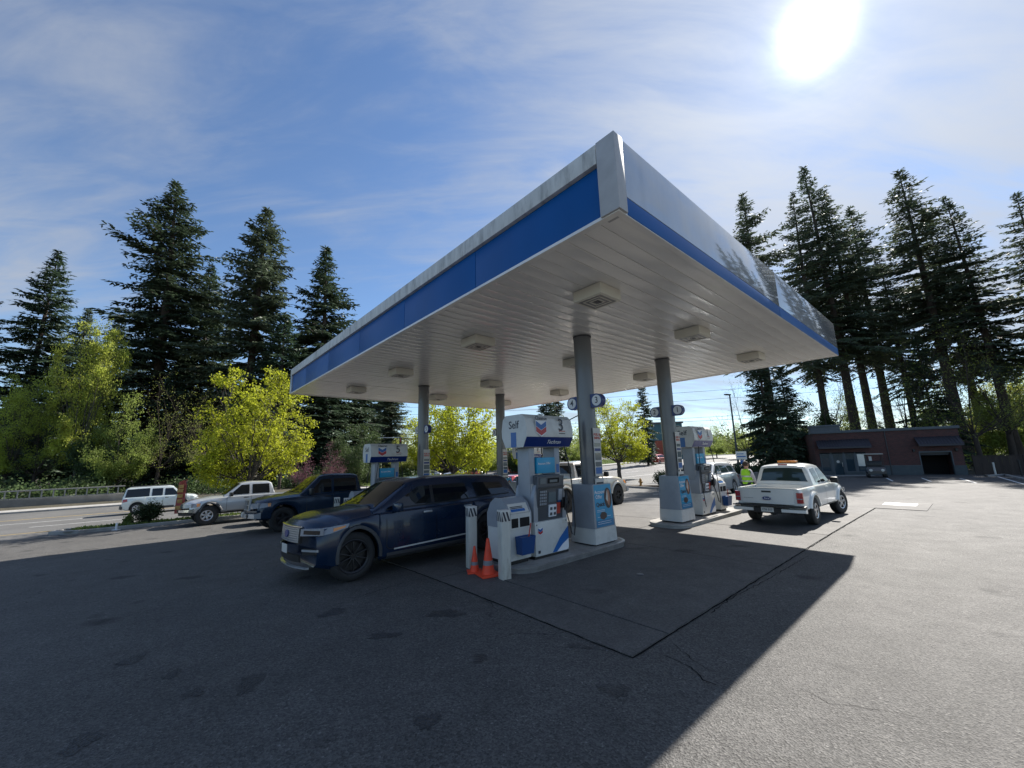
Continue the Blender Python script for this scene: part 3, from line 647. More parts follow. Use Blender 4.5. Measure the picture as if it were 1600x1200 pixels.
    for sx in (-1, 1):
        text('end_text', 'Self', .21, M['ink'], h, (sx*.6715, 0, 2.5), (R(90), 0, R(90)*sx), .003)
        obj('end_arrow', MB().b2((sx*.6705, -.07, 2.07), (sx*.6725, .09, 2.36)), M['signmid'], h)
    mb = MB(); mb.tube([(.66, 0, 2.66), (.8, -.02, 2.62), (1.0, -.03, 2.68), (1.25, -.06, 2.78)], .012, 6)
    if num in '35': obj('feed_cable', mb, M['black'], t)
    return t
dispenser('3', 2.13, 3.62, 'white and grey fuel dispenser with header numbered 3 in the foreground')
dispenser('1', 9.14, 3.62, 'white and grey fuel dispenser with header numbered 1 beside the white pickup')
dispenser('5', 2.3, 11.55, 'fuel dispenser with header numbered 5 behind the dark blue SUV')
dispenser('7', 9.3, 11.55, 'far fuel dispenser seen between the posts of dispenser 3')
# ------------------------------------------------------------------ service units
def service_unit(r, l, lab, side=1):
    x, y = wo(r, l); t = thing('service_unit', lab, 'bin', (x, y, gz(x, y)+.133), TH if side > 0 else TH, 'waste and windscreen wash units')
    prof = [(-.29, .07), (-.31, .75), (-.3, .86), (-.2, 1.04), (-.08, 1.12), (.08, 1.12), (.2, 1.04), (.3, .86), (.31, .75), (.29, .07)]
    obj('plinth', MB().b2((-.22, -.26, 0), (.22, .26, .07)), M['black'], t)
    low = [(-.29, .07), (-.31, .62), (.31, .62), (.29, .07)]
    obj('lower_body', MB().prism(low, -.27, .27, 'X'), M['pwhite'], t, 20)
    hood = [(-.312, .622), (-.312, .86), (-.21, 1.04), (-.08, 1.13), (.08, 1.13), (.21, 1.04), (.312, .86), (.312, .622)]
    obj('hood', MB().prism(hood, -.25, .25, 'X'), M['pgrey'], t, 20)
    for sx in (-1, 1):
        p2 = [(a*1.03, .62+(b-.62)*1.02) for a, b in hood]
        obj('end_cap', MB().prism(p2, sx*.25, sx*.275, 'X'), M['pgrey'], t, 30)
    obj('front_frame', MB().b2((-.25, -.322, .60), (.25, -.313, .87)), M['pwhite'], t)
    for a, b in ((-.22, -.06), (-.02, .22)): obj('opening', MB().b2((a, -.326, .63), (b, -.3, .79)), M['interior'], t)
    ang = math.atan2(.18, .1)
    lp = obj('label_panel', MB().box((0, -.262, .955), (.46, .19, .012), rotm(R(58))), M['paper'], t)
    obj('label_stripe', MB().box((-.03, -.29, .925), (.34, .05, .004), rotm(R(58))), M['signmid'], lp)
    obj('label_print', MB().box((-.05, -.262, .985), (.3, .012, .004), rotm(R(58))), M['ink'], lp)
    obj('label_print', MB().box((-.05, -.272, .962), (.3, .012, .004), rotm(R(58))), M['ink'], lp)
    b = MB(); b.add([(-.11, -.47, .18), (.17, -.47, .18), (.17, -.315, .18), (-.11, -.315, .18), (-.14, -.5, .48), (.2, -.5, .48), (.2, -.315, .48), (-.14, -.315, .48), (-.12, -.48, .46), (.18, -.48, .46), (.18, -.335, .46), (-.12, -.335, .46)], [(0, 1, 2, 3), (0, 4, 5, 1), (1, 5, 6, 2), (3, 2, 6, 7), (0, 3, 7, 4), (4, 8, 9, 5), (5, 9, 10, 6), (6, 10, 11, 7), (7, 11, 8, 4), (8, 11, 10, 9)])
    bk = obj('bucket', b, M['bucket'], t, 20)
    m2 = MB(); m2.tube([(.08, -.42, .4), (.2, -.38, .68)], .012, 8); sq = obj('squeegee_handle', m2, M['redprint'], t)
    return t
service_unit(1.32, 3.66, 'white and grey waste bin unit with blue squeegee bucket behind the front bollards')
service_unit(10.35, 3.66, 'sunlit grey waste unit with blue bucket past the dispenser numbered 1')
service_unit(1.45, 11.55, 'grey waste unit behind the striped bollards left of dispenser 5')
# ------------------------------------------------------------------ bollards
def bollard(r, l, h, lab):
    x, y = wo(r, l); t = thing('bollard', lab, 'bollard', (x, y, gz(x, y)), TH-R(12), 'white square bollards at the island ends')
    w = .083; h += .08
    obj('post', MB().b2((-w, -w, -.02), (w, w, h), .012), M['bollard'], t)
    obj('cap', MB().b2((-w-.004, -w-.004, h-.19), (w+.004, w+.004, h+.01), .012), M['paper'], t)
    mb = MB()
    for rot in range(4):
        q = rotm(0, 0, R(90*rot))
        for k in range(3):
            a = -.085+k*.066; pts = [(a, h-.175), (a+.035, h-.175), (a-.05+.035, h-.02), (a-.05, h-.02)]
            pts = [(max(-w, min(w, p)), z) for p, z in pts]
            mb.add([q @ Vector((p, -w-.0065, z)) for p, z in pts], [(0, 1, 2, 3)])
    obj('stripe', mb, M['ink'], t, 0)
    return t
bollard(.86, 4.24, 1.03, 'left white bollard with striped cap beside the traffic cones'); bollard(.82, 3.22, 1.03, 'right white bollard with striped cap in front of the waste unit')
bollard(.9, 12.15, 1.0, 'left of two striped white bollards by the blue pickup'); bollard(.9, 11.2, 1.0, 'right of two striped white bollards by the blue pickup')
bollard(11.6, 3.9, 1.0, 'white bollard at the island end beside the white pickup')
# ------------------------------------------------------------------ cones
def cone(x, y, s, lab, tilt):
    t = thing('traffic_cone', lab, 'cone', (x, y, gz(x, y)+.015), tilt, 'orange traffic cones by the bollards')
    t.scale = (s, s, s)
    obj('base', MB().box((0, 0, .018), (.43, .43, .036), None, .012), M['cone'], t)
    obj('body', MB().lathe([(.135, .034), (.13, .06), (.105, .2), (.104, .2)], 24), M['cone'], t)
    obj('reflective_band', MB().lathe([(.106, .2), (.094, .29)], 24), M['band'], t)
    obj('tip', MB().lathe([(.094, .29), (.032, .69), (.028, .71), (.018, .71), (.018, .6)], 24), M['cone'], t)
cone(-.50, 7.36, .85, 'larger orange traffic cone with a grey band beside the right bollard', .5); cone(-.76, 7.58, .62, 'smaller orange traffic cone next to the left bollard', .2)

# stains, cracks
M['stain'] = ground_mat('oil_stained_asphalt', (.034, .033, .033), (.046, .045, .044), .4, 0, .6, .2, .8, 50)
def from_px(px, py):
    tx = (px-800)/FPX; ty = (600-py)/FPX; d = _R*tx+_U*ty+_f; t = -CAMH/d.z; return d.x*t, d.y*t
random.seed(12)
for px, py, a, b in ((697, 958, .30, .12), (390, 1066, .13, .15), (302, 1082, .09, .08), (268, 1052, .1, .07), (205, 1028, .17, .09), (962, 1078, .16, .09), (667, 1127, .11, .09), (750, 1028, .11, .07), (600, 992, .2, .08), (520, 955, .25, .1), (130, 1158, .14, .1), (905, 1010, .16, .05)):
    x, y = from_px(px, py); az = math.atan2(x, y); n = 34; ph = [random.uniform(0, 6) for _ in range(3)]; V = [(x, y, gz(x, y)+.003)]
    for i in range(n):
        q = 2*math.pi*i/n; rr = 1+.22*math.sin(2*q+ph[0])+.2*math.sin(3*q+ph[1])+.14*math.sin(7*q+ph[2])+random.uniform(-.13, .13); u, v = .72*a*rr*math.cos(q), .72*b*rr*math.sin(q)*1.6
        X, Y = x+u*math.cos(az)+v*math.sin(az), y-u*math.sin(az)+v*math.cos(az); V.append((X, Y, gz(X, Y)+.003))
    struct(obj('oil_stain', MB().add(V, [(0, i+1, (i+1) % n+1) for i in range(n)]), M['stain'], fix=False))
M['crackmat'] = mat('crack_dark', (.015, .015, .015), 1.0, spec=.0)
def crack(pts, w=.006):
    P = [Vector(from_px(*p)) for p in pts]; Q = [P[0]]
    for a, b in zip(P[:-1], P[1:]):
        k = max(2, int((b-a).length/.05))
        for i in range(1, k+1): Q.append(a.lerp(b, i/k)+Vector((random.gauss(0, .009), random.gauss(0, .009))))
    rows = []
    for i, q in enumerate(Q):
        d = (Q[min(i+1, len(Q)-1)]-Q[max(0, i-1)]).normalized(); nrm = Vector((-d.y, d.x))*w*random.uniform(.3, 1.2)*(.25 if i in (0, len(Q)-1) else 1); rows.append([(q.x-nrm.x, q.y-nrm.y, gz(q.x, q.y)+.0035), (q.x+nrm.x, q.y+nrm.y, gz(q.x, q.y)+.0035)])
    o = obj('crack', MB().grid(rows), M['crackmat'], smooth=0, fix=False); return struct(o)
crack([(1030, 1022), (1052, 1030), (1085, 1046), (1098, 1062), (1125, 1072)], .005); crack([(1048, 1003), (1080, 1028), (1110, 1050)], .003); crack([(1110, 958), (1150, 930), (1200, 905), (1262, 868)], .006); crack([(840, 940), (800, 915), (770, 905)], .005); crack([(1245, 1075), (1300, 1100), (1365, 1108), (1440, 1120)], .0022); crack([(560, 930), (640, 905), (700, 900)], .004)

def joint(pts, w, nz=.004):
    rows = []; Q = []
    for a, b in zip(pts[:-1], pts[1:]):
        k = max(2, int(math.dist(a, b)/.12)); Q += [(a[0]+(b[0]-a[0])*i/k+random.gauss(0, nz), a[1]+(b[1]-a[1])*i/k+random.gauss(0, nz)) for i in range(k)]
    Q.append(pts[-1])
    for i, q in enumerate(Q):
        p0, p1 = Q[max(0, i-1)], Q[min(len(Q)-1, i+1)]; d = (p1[0]-p0[0], p1[1]-p0[1]); k = math.hypot(*d) or 1; ww = w*random.uniform(.6, 1.3)/2; nx, ny = -d[1]/k*ww, d[0]/k*ww; row = []
        for sg in (-1, 1): x, y = wo(q[0]+sg*nx, q[1]+sg*ny); row.append((x, y, gz(x, y)+.0055))
        rows.append(row)
    return struct(obj('pad_joint', MB().grid(rows), M['crackmat'], smooth=0, fix=False))
joint([(-.004, 15.6), (-.004, .262), (15.1, .262)], .017); joint([(.74, 15.6), (.74, .28)], .014, .001)
# ------------------------------------------------------------------ vehicles
def lerp(tab, x):
    if x <= tab[0][0]: return tab[0][1]
    for (a, p), (b, q) in zip(tab[:-1], tab[1:]):
        if x <= b: return p+(q-p)*(x-a)/(b-a) if b > a else q
    return tab[-1][1]
def smo(tab, x, d=.05): return (lerp(tab, x-d)+2*lerp(tab, x)+lerp(tab, x+d))/4
class Car:
    def __init__(s, label, loc, heading, p, paint, cat='car', group=None, name='parked_car'):
        s.p = p; s.paint = paint; s.t = thing(name, label, cat, loc, heading, group)
        s.L, s.W = p['L'], p['W']; s.hw0 = s.W/2
        s.bed = p.get('bed')
        s.build()
    def warp(s, mb):
        p = s.p; L2 = s.L/2; kf, kr = p.get('kf', .22), p.get('kr', .1); out = []
        for x, y, z in mb.v:
            q = min(1.15, abs(y)/s.hw0)**2.6
            if x > 0:
                w = ss(L2-1.1, L2, x); x2 = x-kf*q*w-p.get('rake', .1)*w*abs(z-.62)
            else:
                w = ss(L2-.8, L2, -x); x2 = x+kr*q*w+p.get('rraker', .03)*w*abs(z-.7)
            out.append((x2, y, z))
        mb.v = out; return mb
    def o(s, name, mb, m, parent=None, smooth=35, warp=True, label=None):
        if warp: s.warp(mb)
        return obj(name, mb, m, parent or s.t, smooth, label=label)
    def hw(s, x):
        L2 = s.L/2; e = min(1, max(0, (abs(x)-(L2-.16))/.16)); return s.hw0*(1-.05*e*e-.012*ss(L2-1.2, L2, abs(x)))
    def bot(s, x):
        p = s.p; b = lerp(p['bottom'], x)
        for xw in (p['xf'], p['xr']):
            d = abs(x-xw); ra = p['ra']
            if d < ra: b = max(b, p['rw']+math.sqrt(ra*ra-d*d)*1.0)
        return b
    def belt(s, x): return smo(s.p['belt'], x)
    def top(s, x): return smo(s.p['top'], x)
    def sec(s, x):
        h = s.hw(x); b = s.bot(x); t = s.belt(x); c = s.top(x); H = max(.05, t-b)
        pts = [(.93*h, b), (.985*h, b+min(.05, .3*H)), (1.0*h, b+.36*H), (.998*h, b+.6*H), (.985*h, b+.82*H), (.965*h, t-.03*min(1, H)), (.93*h, t)]
        bd = s.bed
        if bd and bd[0] <= x <= bd[1]:
            fl = .62; pts += [(.90*h, t+.004), (.865*h, t-.004), (.86*h, fl), (.3*h, fl), (0, fl)]
        else: pts += [(.86*h, t+(c-t)*.35), (.7*h, t+(c-t)*.75), (.45*h, t+(c-t)*.95), (.2*h, c), (0, c)]
        return pts
    def side(s, x, z):
        pts = s.sec(x)[:7]
        if z <= pts[0][1]: return pts[0][0]
        for (y0, z0), (y1, z1) in zip(pts[:-1], pts[1:]):
            if z <= z1: return y0+(y1-y0)*(z-z0)/max(1e-6, z1-z0)
        return pts[-1][0]
    def topz(s, x, y):
        pts = s.sec(x)[6:]; y = abs(y)
        for (y0, z0), (y1, z1) in zip(pts[:-1], pts[1:]):
            if y >= y1: return z0+(z1-z0)*(y0-y)/max(1e-6, y0-y1)
        return pts[-1][1]
    # greenhouse
    def roof(s, x): return smo(s.p['roof'], x, .03)
    def gsec(s, x):
        p = s.p; base = s.belt(x)-.03; zr = max(base+.012, s.roof(x)); h = p.get('gw', .9)*s.hw0; tum = p.get('tum', .28)
        hh = zr-base; k = min(.07, hh*.35)
        f = lambda z: h-(z-base)*tum-(z-base)**2*.08
        yr = f(zr-k); cr = p.get('crown', .035)*min(1, hh/.3)
        return [(h, base), (f(base+(hh-k)*.5), base+(hh-k)*.5), (yr, zr-k), (yr-.35*k, zr-.35*k), (yr-1.1*k, zr), (yr*.6, zr+cr*.7), (yr*.3, zr+cr*.95), (0, zr+cr)]
    def gside(s, x, z):
        pts = s.gsec(x)[:4]
        for (y0, z0), (y1, z1) in zip(pts[:-1], pts[1:]):
            if z <= z1: return y0+(y1-y0)*(z-z0)/max(1e-6, z1-z0)
        return pts[-1][0]
    def gtop(s, x, y):
        pts = s.gsec(x)[4:]; y = abs(y)
        if y >= pts[0][0]: return pts[0][1]
        for (y0, z0), (y1, z1) in zip(pts[:-1], pts[1:]):
            if y >= y1: return z0+(z1-z0)*(y0-y)/max(1e-6, y0-y1)
        return pts[-1][1]
    def patch(s, quad, sy, off=.006, nu=8, nv=4, g=False, thick=0):
        # quad in (x,z): four corners, mapped onto the body side or the cabin side
        (x0, z0), (x1, z1), (x2, z2), (x3, z3) = quad; P = []
        for i in range(nu+1):
            u = i/nu; row = []
            for j in range(nv+1):
                v = j/nv
                x = (x0*(1-u)+x1*u)*(1-v)+(x3*(1-u)+x2*u)*v; z = (z0*(1-u)+z1*u)*(1-v)+(z3*(1-u)+z2*u)*v
                y = (s.gside if g else s.side)(x, z)+off; row.append((x, sy*y, z))
            P.append(row)
        mb = MB(); mb.grid(P)
        if thick:
            Q = [[(x, y-sy*thick, z) for x, y, z in (P[0][0], )]]
        return mb
    def seam(s, pts, sy, w=.012, off=.003):
        mb = MB()
        for (a, b) in zip(pts[:-1], pts[1:]):
            n = max(1, int(math.dist(a, b)/.12)); d = (b[0]-a[0], b[1]-a[1]); k = math.hypot(*d); nx, nz = -d[1]/k*w/2, d[0]/k*w/2; P = []
            for i in range(n+1):
                x, z = a[0]+d[0]*i/n, a[1]+d[1]*i/n
                P.append([(x-nx, sy*(s.side(x-nx, z-nz)+off), z-nz), (x+nx, sy*(s.side(x+nx, z+nz)+off), z+nz)])
            mb.grid(P)
        return mb
    def fpanel(s, y0, y1, z0, z1, off=.012, d=.03, end=1, bev=.006, n=6):
        # a panel lying on the front (end=1) or rear face; follows the bend
        x = end*(s.L/2+off); mb = MB(); ys = [y0+(y1-y0)*i/n for i in range(n+1)]
        if isinstance(z0, (int, float)): z0 = (z0, z0)
        if isinstance(z1, (int, float)): z1 = (z1, z1)
        rows = []
        for i, y in enumerate(ys):
            u = i/n; a = z0[0]*(1-u)+z0[1]*u; b = z1[0]*(1-u)+z1[1]*u; xi = x-end*d
            if i == 0: rows.append([(xi, y, a), (xi, y, (a+b)/2), (xi, y, (a+b)/2), (xi, y, b)])
            rows.append([(xi, y, a), (x, y, a+bev), (x, y, b-bev), (xi, y, b)])
            if i == n: rows.append([(xi, y, a), (xi, y, (a+b)/2), (xi, y, (a+b)/2), (xi, y, b)])
        mb.grid(rows); return mb
    def build(s):
        p = s.p; L2 = s.L/2
        xs = set(np.round(np.linspace(-L2, L2, 66), 4))
        for xw in (p['xf'], p['xr']):
            for a in np.linspace(-1, 1, 17): xs.add(round(xw+p['ra']*math.sin(a*math.pi/2)*.9999, 4))
        for e in (.15, .1, .05, .02): xs.add(round(L2-e, 4)); xs.add(round(-L2+e, 4))
        if s.bed:
            for q in s.bed: xs.add(round(q, 4)); xs.add(round(q+.004*(1 if q == s.bed[1] else -1), 4))
        xs = sorted(xs); rows = []
        for x in xs:
            q = s.sec(x); rows.append([(x, -y, z) for y, z in q]+[(x, y, z) for y, z in q[::-1][1:]])
        mb = MB(); mb.grid(rows); n = len(rows[0])
        for row, rev in ((rows[0], 1), (rows[-1], 0)):
            o_ = len(mb.v); mb.v += row
            for i in range(n//2): 
                a, b, c_, d_ = o_+i, o_+i+1, o_+n-2-i, o_+n-1-i
                mb.f.append((a, b, c_, d_) if i+1 != n-2-i else (a, b, d_)); mb.m.append(0)
        body = s.o('body', mb, s.paint); s.body = body
        # cabin
        xa, xb = p['roof'][0][0], p['roof'][-1][0]; gx = set(np.round(np.linspace(xa, xb, 44), 4))
        for q, _ in p['roof']:
            for e in (-.03, 0, .03): 
                if xa <= q+e <= xb: gx.add(round(q+e, 4))
        rows = []
        for x in sorted(gx):
            q = s.gsec(x); rows.append([(x, -y, z) for y, z in q]+[(x, y, z) for y, z in q[::-1][1:]])
        mb = MB(); mb.grid(rows)
        for row in (rows[0], rows[-1]):
            o_ = len(mb.v); mb.v += row; n = len(row)
            for i in range(n//2):
                a, b, c_, d_ = o_+i, o_+i+1, o_+n-2-i, o_+n-1-i
                mb.f.append((a, b, c_, d_) if i+1 != n-2-i else (a, b, d_)); mb.m.append(0)
        s.cab = s.o('cabin', mb, p.get('roofpaint', s.paint), smooth=40)
        # underbody
        z0 = p.get('under', .26)
        s.o('underbody', MB().b2((-L2+.25, -s.hw0*.72, z0), (L2-.3, s.hw0*.72, .75)), M['black'])
        for xw in (p['xf'], p['xr']):
            for sy in (-1, 1):
                mb = MB(); k = [(p['ra']+.01, sy*s.hw0*.93), (p['ra']+.01, sy*s.hw0*.66)]
                mb.lathe(k, 14, 'Y', (xw, 0, p['rw']), a0=-.15, a1=math.pi+.15)
                s.o('wheel_housing', mb, M['black'])
        # glass
        gm = M['tint']
        for sy in (-1, 1):
            for quad in p['glass']:
                s.o('side_window', s.patch(quad, sy, .006, g=True), p.get('gmat', gm), s.cab)
        for nm, (x0, x1, inset) in (('windshield', p['ws']), ('rear_window', p['rwin'])):
            if x0 is None: continue
            P = []
            for i in range(11):
                x = x0+(x1-x0)*i/10; ym = s.gsec(x)[4][0]-inset*(.6 if i > 0 else .6); P.append([(x, ym*v, s.gtop(x, ym*v)+.008) for v in np.linspace(-1, 1, 13)])
            sl_ = 1 if nm == 'windshield' else -1
            P = [[(a+sl_*.006, b, c) for a, b, c in row] for row in P]
            s.o(nm, MB().grid(P), p.get('gmat2', gm), s.cab)
        # wheels
        for xw in (p['xf'], p['xr']):
            for sy in (-1, 1):
                s.wheel(xw, sy)
        for sy in (-1, 1):
            for dx in p.get('doors', []):
                (a, b, z0, z1) = dx; ins = .02
                s.o('door_seam', s.seam([(a, z0+.05), (a+.0, s.belt(a)-.02)], sy), M['black'], s.body, 0)
                s.o('door_seam', s.seam([(b, z0+.05), (b, s.belt(b)-.02)], sy), M['black'], s.body, 0)
                s.o('door_seam', s.seam([(a, z0+.05), (a+.06, z0), (b-.06, z0), (b, z0+.05)], sy), M['black'], s.body, 0)
                hz = z1; hx = a+.11 if p.get('hside', 1) > 0 else b-.3
                mb = MB(); y = s.side(hx+.1, hz)+.022; mb.box((hx+.09, sy*y, hz), (.2, .022, .035), None, .01); s.o('door_handle', mb, p.get('handle', s.paint), s.body)
            if 'mirror' in p:
                x, z = p['mirror']; y = s.hw0+.08; mb = MB(); mb.box((x, sy*y, z), (.13, .2, .16*p.get('msc', 1)), rotm(0, 0, R(8*sy)), .035); mb.box((x-.01, sy*(y-.12), z-.04), (.06, .12, .04), None, .01)
                s.o('mirror', mb, p.get('mirmat', s.paint), s.body)
            if 'flare' in p:
                fm, fw, fo = p['flare']
                for xw in (p['xf'], p['xr']):
                    ra = p['ra']; P = []
                    zb = p.get('flarebot', p['rw']+.02)
                    a0 = math.asin(max(-1, min(1, (zb-p['rw'])/ra)))
                    for i in range(25):
                        a = a0+(math.pi-2*a0)*i/24; row = []
                        for rr, of in ((ra-.005, -.02), (ra-.003, fo), (ra+fw*.5, fo+.004), (ra+fw, fo*.3), (ra+fw+.003, -.012)):
                            x = xw+rr*math.cos(a); z = p['rw']+rr*math.sin(a); z2 = min(z, s.belt(x)-.05); row.append((x, sy*(s.hw0*.993+of), z))
                        P.append(row)
                    s.o('fender_flare', MB().grid(P), fm, s.body, 50)
    def wheel(s, xw, sy):
        p = s.p; rw = p['rw']; tw = p.get('tw', .24); rr = p.get('rr', rw*.64); y = sy*(s.hw0-tw/2-p.get('winset', .03))
        h = tw/2; mb = MB()
        prof = [(rr, -h*.85), (rr+.02, -h*.98), (rw-.06, -h), (rw-.02, -h*.86), (rw, -h*.7), (rw, h*.7), (rw-.02, h*.86), (rw-.06, h), (rr+.02, h*.98), (rr, h*.85), (rr, -h*.85)]
        mb.lathe(prof, 36, 'Y')
        tread = mb
        if p.get('knob'):
            for i in range(40):
                a = 2*math.pi*i/40
                for e in (-1, 1): tread.box(((rw+.006)*math.cos(a), e*h*.66, (rw+.006)*math.sin(a)), (.03, h*.5, .045), rotm(0, -a, 0))
        w = obj('wheel', mb, M['rubber'], s.t, 40, loc=(xw, y, rw))
        if xw == p['xf'] and p.get('steer'): w.rotation_euler = (0, 0, p['steer'])
        mb = MB(); mb.lathe([(rr, sy*h*.9), (rr-.012, sy*h*.92), (rr-.02, sy*h*.6), (rr-.03, sy*h*.2), (.0, sy*h*.15)], 30, 'Y')
        rim = obj('rim', mb, p.get('rimback', M['dark_alloy']), w, 40)
        n = p.get('spokes', 5); mb = MB(); rim_m = p.get('rim', M['alloy'])
        for i in range(n):
            a = 2*math.pi*i/n+.3; sw = p.get('spw', .06)
            for da in p.get('spoff', (0,)):
                q = rotm(0, -(a+da), 0); mb.box(q @ Vector((rr*.55, sy*h*.74, 0)), (rr*.86, .03, sw), q, .01)
        mb.lathe([(0, sy*h*.84), (rr*.2, sy*h*.84), (rr*.24, sy*h*.7), (rr*.24, sy*h*.5)], 16, 'Y'); mb.lathe([(rr-.03, sy*h*.86), (rr-.002, sy*h*.95), (rr+.008, sy*h*.93)], 30, 'Y')
        obj('spoke', mb, rim_m, w, 30)
        return w
def place_rl(r, l, dz=0):
    x, y = wo(r, l); return (x, y, gz(x, y)+dz)
def slope_fix(t):
    # sit the car on the terrain: pitch/roll to the ground under it
    x, y, z = t.location; a = t.rotation_euler.z; e = 1.4
    f = (gz(x+e*math.cos(a), y+e*math.sin(a))-gz(x-e*math.cos(a), y-e*math.sin(a)))/(2*e); g = (gz(x-e*math.sin(a), y+e*math.cos(a))-gz(x+e*math.sin(a), y-e*math.cos(a)))/(2*e)
    zc = (gz(x+e*math.cos(a), y+e*math.sin(a))+gz(x-e*math.cos(a), y-e*math.sin(a)))/2
    m = Matrix.Rotation(a, 3, 'Z') @ Matrix.Rotation(-math.atan(f), 3, 'Y') @ Matrix.Rotation(math.atan(g), 3, 'X')
    t.rotation_euler = m.to_euler(); t.location.z = zc+.016
# ---- dark blue SUV, front towards the left of the picture
HD = TH+math.pi
sp_ = dict(L=5.05, W=2.0, xf=1.71, xr=-1.36, rw=.40, ra=.455, tw=.26, rr=.275, spokes=10, spw=.026, rim=M['dark_alloy'], rimback=M['black'],
    bottom=[(-2.525, .42), (-2.2, .30), (-1.9, .26), (1.9, .25), (2.3, .26), (2.525, .33)],
    belt=[(-2.525, .93), (-2.45, 1.05), (-2.0, 1.10), (.9, 1.07), (1.6, 1.05), (2.2, 1.0), (2.42, .94), (2.525, .80)],
    top=[(-2.525, .95), (-2.45, 1.08), (-2.0, 1.14), (.8, 1.18), (1.4, 1.18), (2.1, 1.14), (2.4, 1.07), (2.5, .99), (2.525, .85)],
    roof=[(-2.43, 1.12), (-2.38, 1.2), (-2.14, 1.55), (-1.95, 1.61), (-.9, 1.665), (-.1, 1.67), (.34, 1.645), (.56, 1.59), (1.36, 1.12)],
    gw=.925, tum=.27, crown=.03, ws=(.60, 1.32, .05), rwin=(-2.36, -2.13, .1), kf=.24, kr=.12, rake=.07,
    glass=[((1.08, 1.13), (.12, 1.15), (.12, 1.50), (.38, 1.49)), ((.03, 1.15), (-.86, 1.17), (-.80, 1.50), (.03, 1.50)), ((-1.08, 1.18), (-2.0, 1.22), (-1.84, 1.46), (-1.0, 1.49))],
    doors=[(.05, 1.12, .42, 1.0), (-.95, .05, .42, 1.02)], mirror=(.95, 1.15), mirmat=M['navy'], handle=M['silver'], flare=(M['trimgrey'], .055, .012), flarebot=.33)
X = Car('dark blue SUV with chrome mesh grille parked beside dispenser 3 in the canopy shade', (0, 0, 0), HD, sp_, M['navy'], 'car', 'cars and pickups at the filling station', 'parked_suv')
t = X.t; r0, l0 = -1.05+1.68, 6.08; t.location = place_rl(r0, l0); t.rotation_euler = (0, 0, HD+R(2)); slope_fix(t)
X.o('lower_cladding', X.patch([(1.12, .25), (-.95, .25), (-.95, .36), (1.12, .36)], 1, .012), M['trimgrey'], X.body); X.o('lower_cladding', X.patch([(1.12, .25), (-.95, .25), (-.95, .36), (1.12, .36)], -1, .012), M['trimgrey'], X.body)
for sy in (-1, 1):
    X.o('chrome_moulding', X.patch([(.98, .40), (-.9, .44), (-.9, .47), (.98, .425)], sy, .016), M['pwhite'], X.body)
    X.o('window_trim', X.patch([(1.1, 1.105), (-2.1, 1.175), (-2.1, 1.20), (1.1, 1.125)], sy, .008, 20, 1, g=True), M['black'], X.cab)
    X.o('pillar_trim', X.patch([(.11, 1.16), (.035, 1.16), (.035, 1.50), (.11, 1.50)], sy, .0075, 2, 4, g=True), M['black'], X.cab)
    mb = MB(); mb.tube([(.25, sy*.69, 1.60), (.1, sy*.695, 1.645), (-.8, sy*.70, 1.66), (-1.7, sy*.69, 1.63), (-1.85, sy*.685, 1.59)], .014, 8); X.o('roof_rail', mb, M['silver'], X.cab, 50)
    hl = X.o('headlight', X.fpanel(sy*.55, sy*.985, (.80, .82), (.925, .94), .012, .05), M['clear'], X.body)
    X.o('headlight_lens', X.patch([(2.515, .81), (1.98, .90), (1.93, .965), (2.515, .93)], sy, .012), M['clear'], hl)
    X.o('headlight_unit', X.fpanel(sy*.64, sy*.98, .835, .905, .016, .01), M['tint'], hl); X.o('turn_lamp', X.patch([(2.3, .86), (2.05, .905), (2.02, .94), (2.3, .915)], sy, .016), M['amber'], hl)
    X.o('fog_lamp_surround', X.fpanel(sy*.64, sy*.94, (.5, .52), (.62, .62), .012, .04), M['black'], X.body); X.o('fog_lamp_trim', X.fpanel(sy*.66, sy*.97, .565, .605, .03, .03), M['silver'], X.body)
    X.o('tail_light', X.patch([(-2.5, .93), (-2.2, .95), (-2.2, 1.05), (-2.5, 1.03)], sy, .012), M['red_lens'], X.body)
g = X.o('grille', X.fpanel(-.53, .53, .68, .95, .008, .05, n=10), M['black'], X.body)
mb = MB()
for k in range(7):
    z = .70+k*.036; q = X.fpanel(-.50, .50, z, z+.016, .024, .015, n=10, bev=.003); mb.add(q.v, q.f)
for k in range(20):
    y = -.49+k*.051; q = X.fpanel(y, y+.014, .70, .93, .022, .012, n=1, bev=.002); mb.add(q.v, q.f)
X.o('grille_bar', mb, M['silver'], g)
mb = MB(); mb.lathe([(0, .01), (.06, .01), (.065, 0)], 20, 'X', (2.525+.03, 0, .82)); mb.v = [(a, b*1.7, c) for a, b, c in mb.v]; X.o('badge', mb, M['signblue'], g)
X.o('grille_frame', X.fpanel(-.55, .55, .945, .965, .03, .03, n=10, bev=.003), M['chrome'], g)
X.o('lower_grille', X.fpanel(-.55, .55, .38, .50, .014, .03, n=8), M['black'], X.body); X.o('skid_trim', X.fpanel(-.75, .75, .285, .315, .03, .05, n=10), M['silver'], X.body)
X.o('licence_plate', X.fpanel(-.155, .155, .50, .65, .05, .01, n=2), M['paper'], X.body)
mb = MB(); mb.tube([(1.30, -.6, 1.175), (1.28, .1, 1.19)], .012, 6); mb.tube([(1.30, 0, 1.18), (1.28, .65, 1.17)], .012, 6); X.o('wiper', mb, M['black'], X.body)
# ---- generic pickup
def pickup(label, pd, paint, loc, hd, name='parked_pickup', group='cars and pickups at the filling station'):
    c = Car(label, loc, hd, pd, paint, 'pickup truck', group, name); slope_fix(c.t); return c
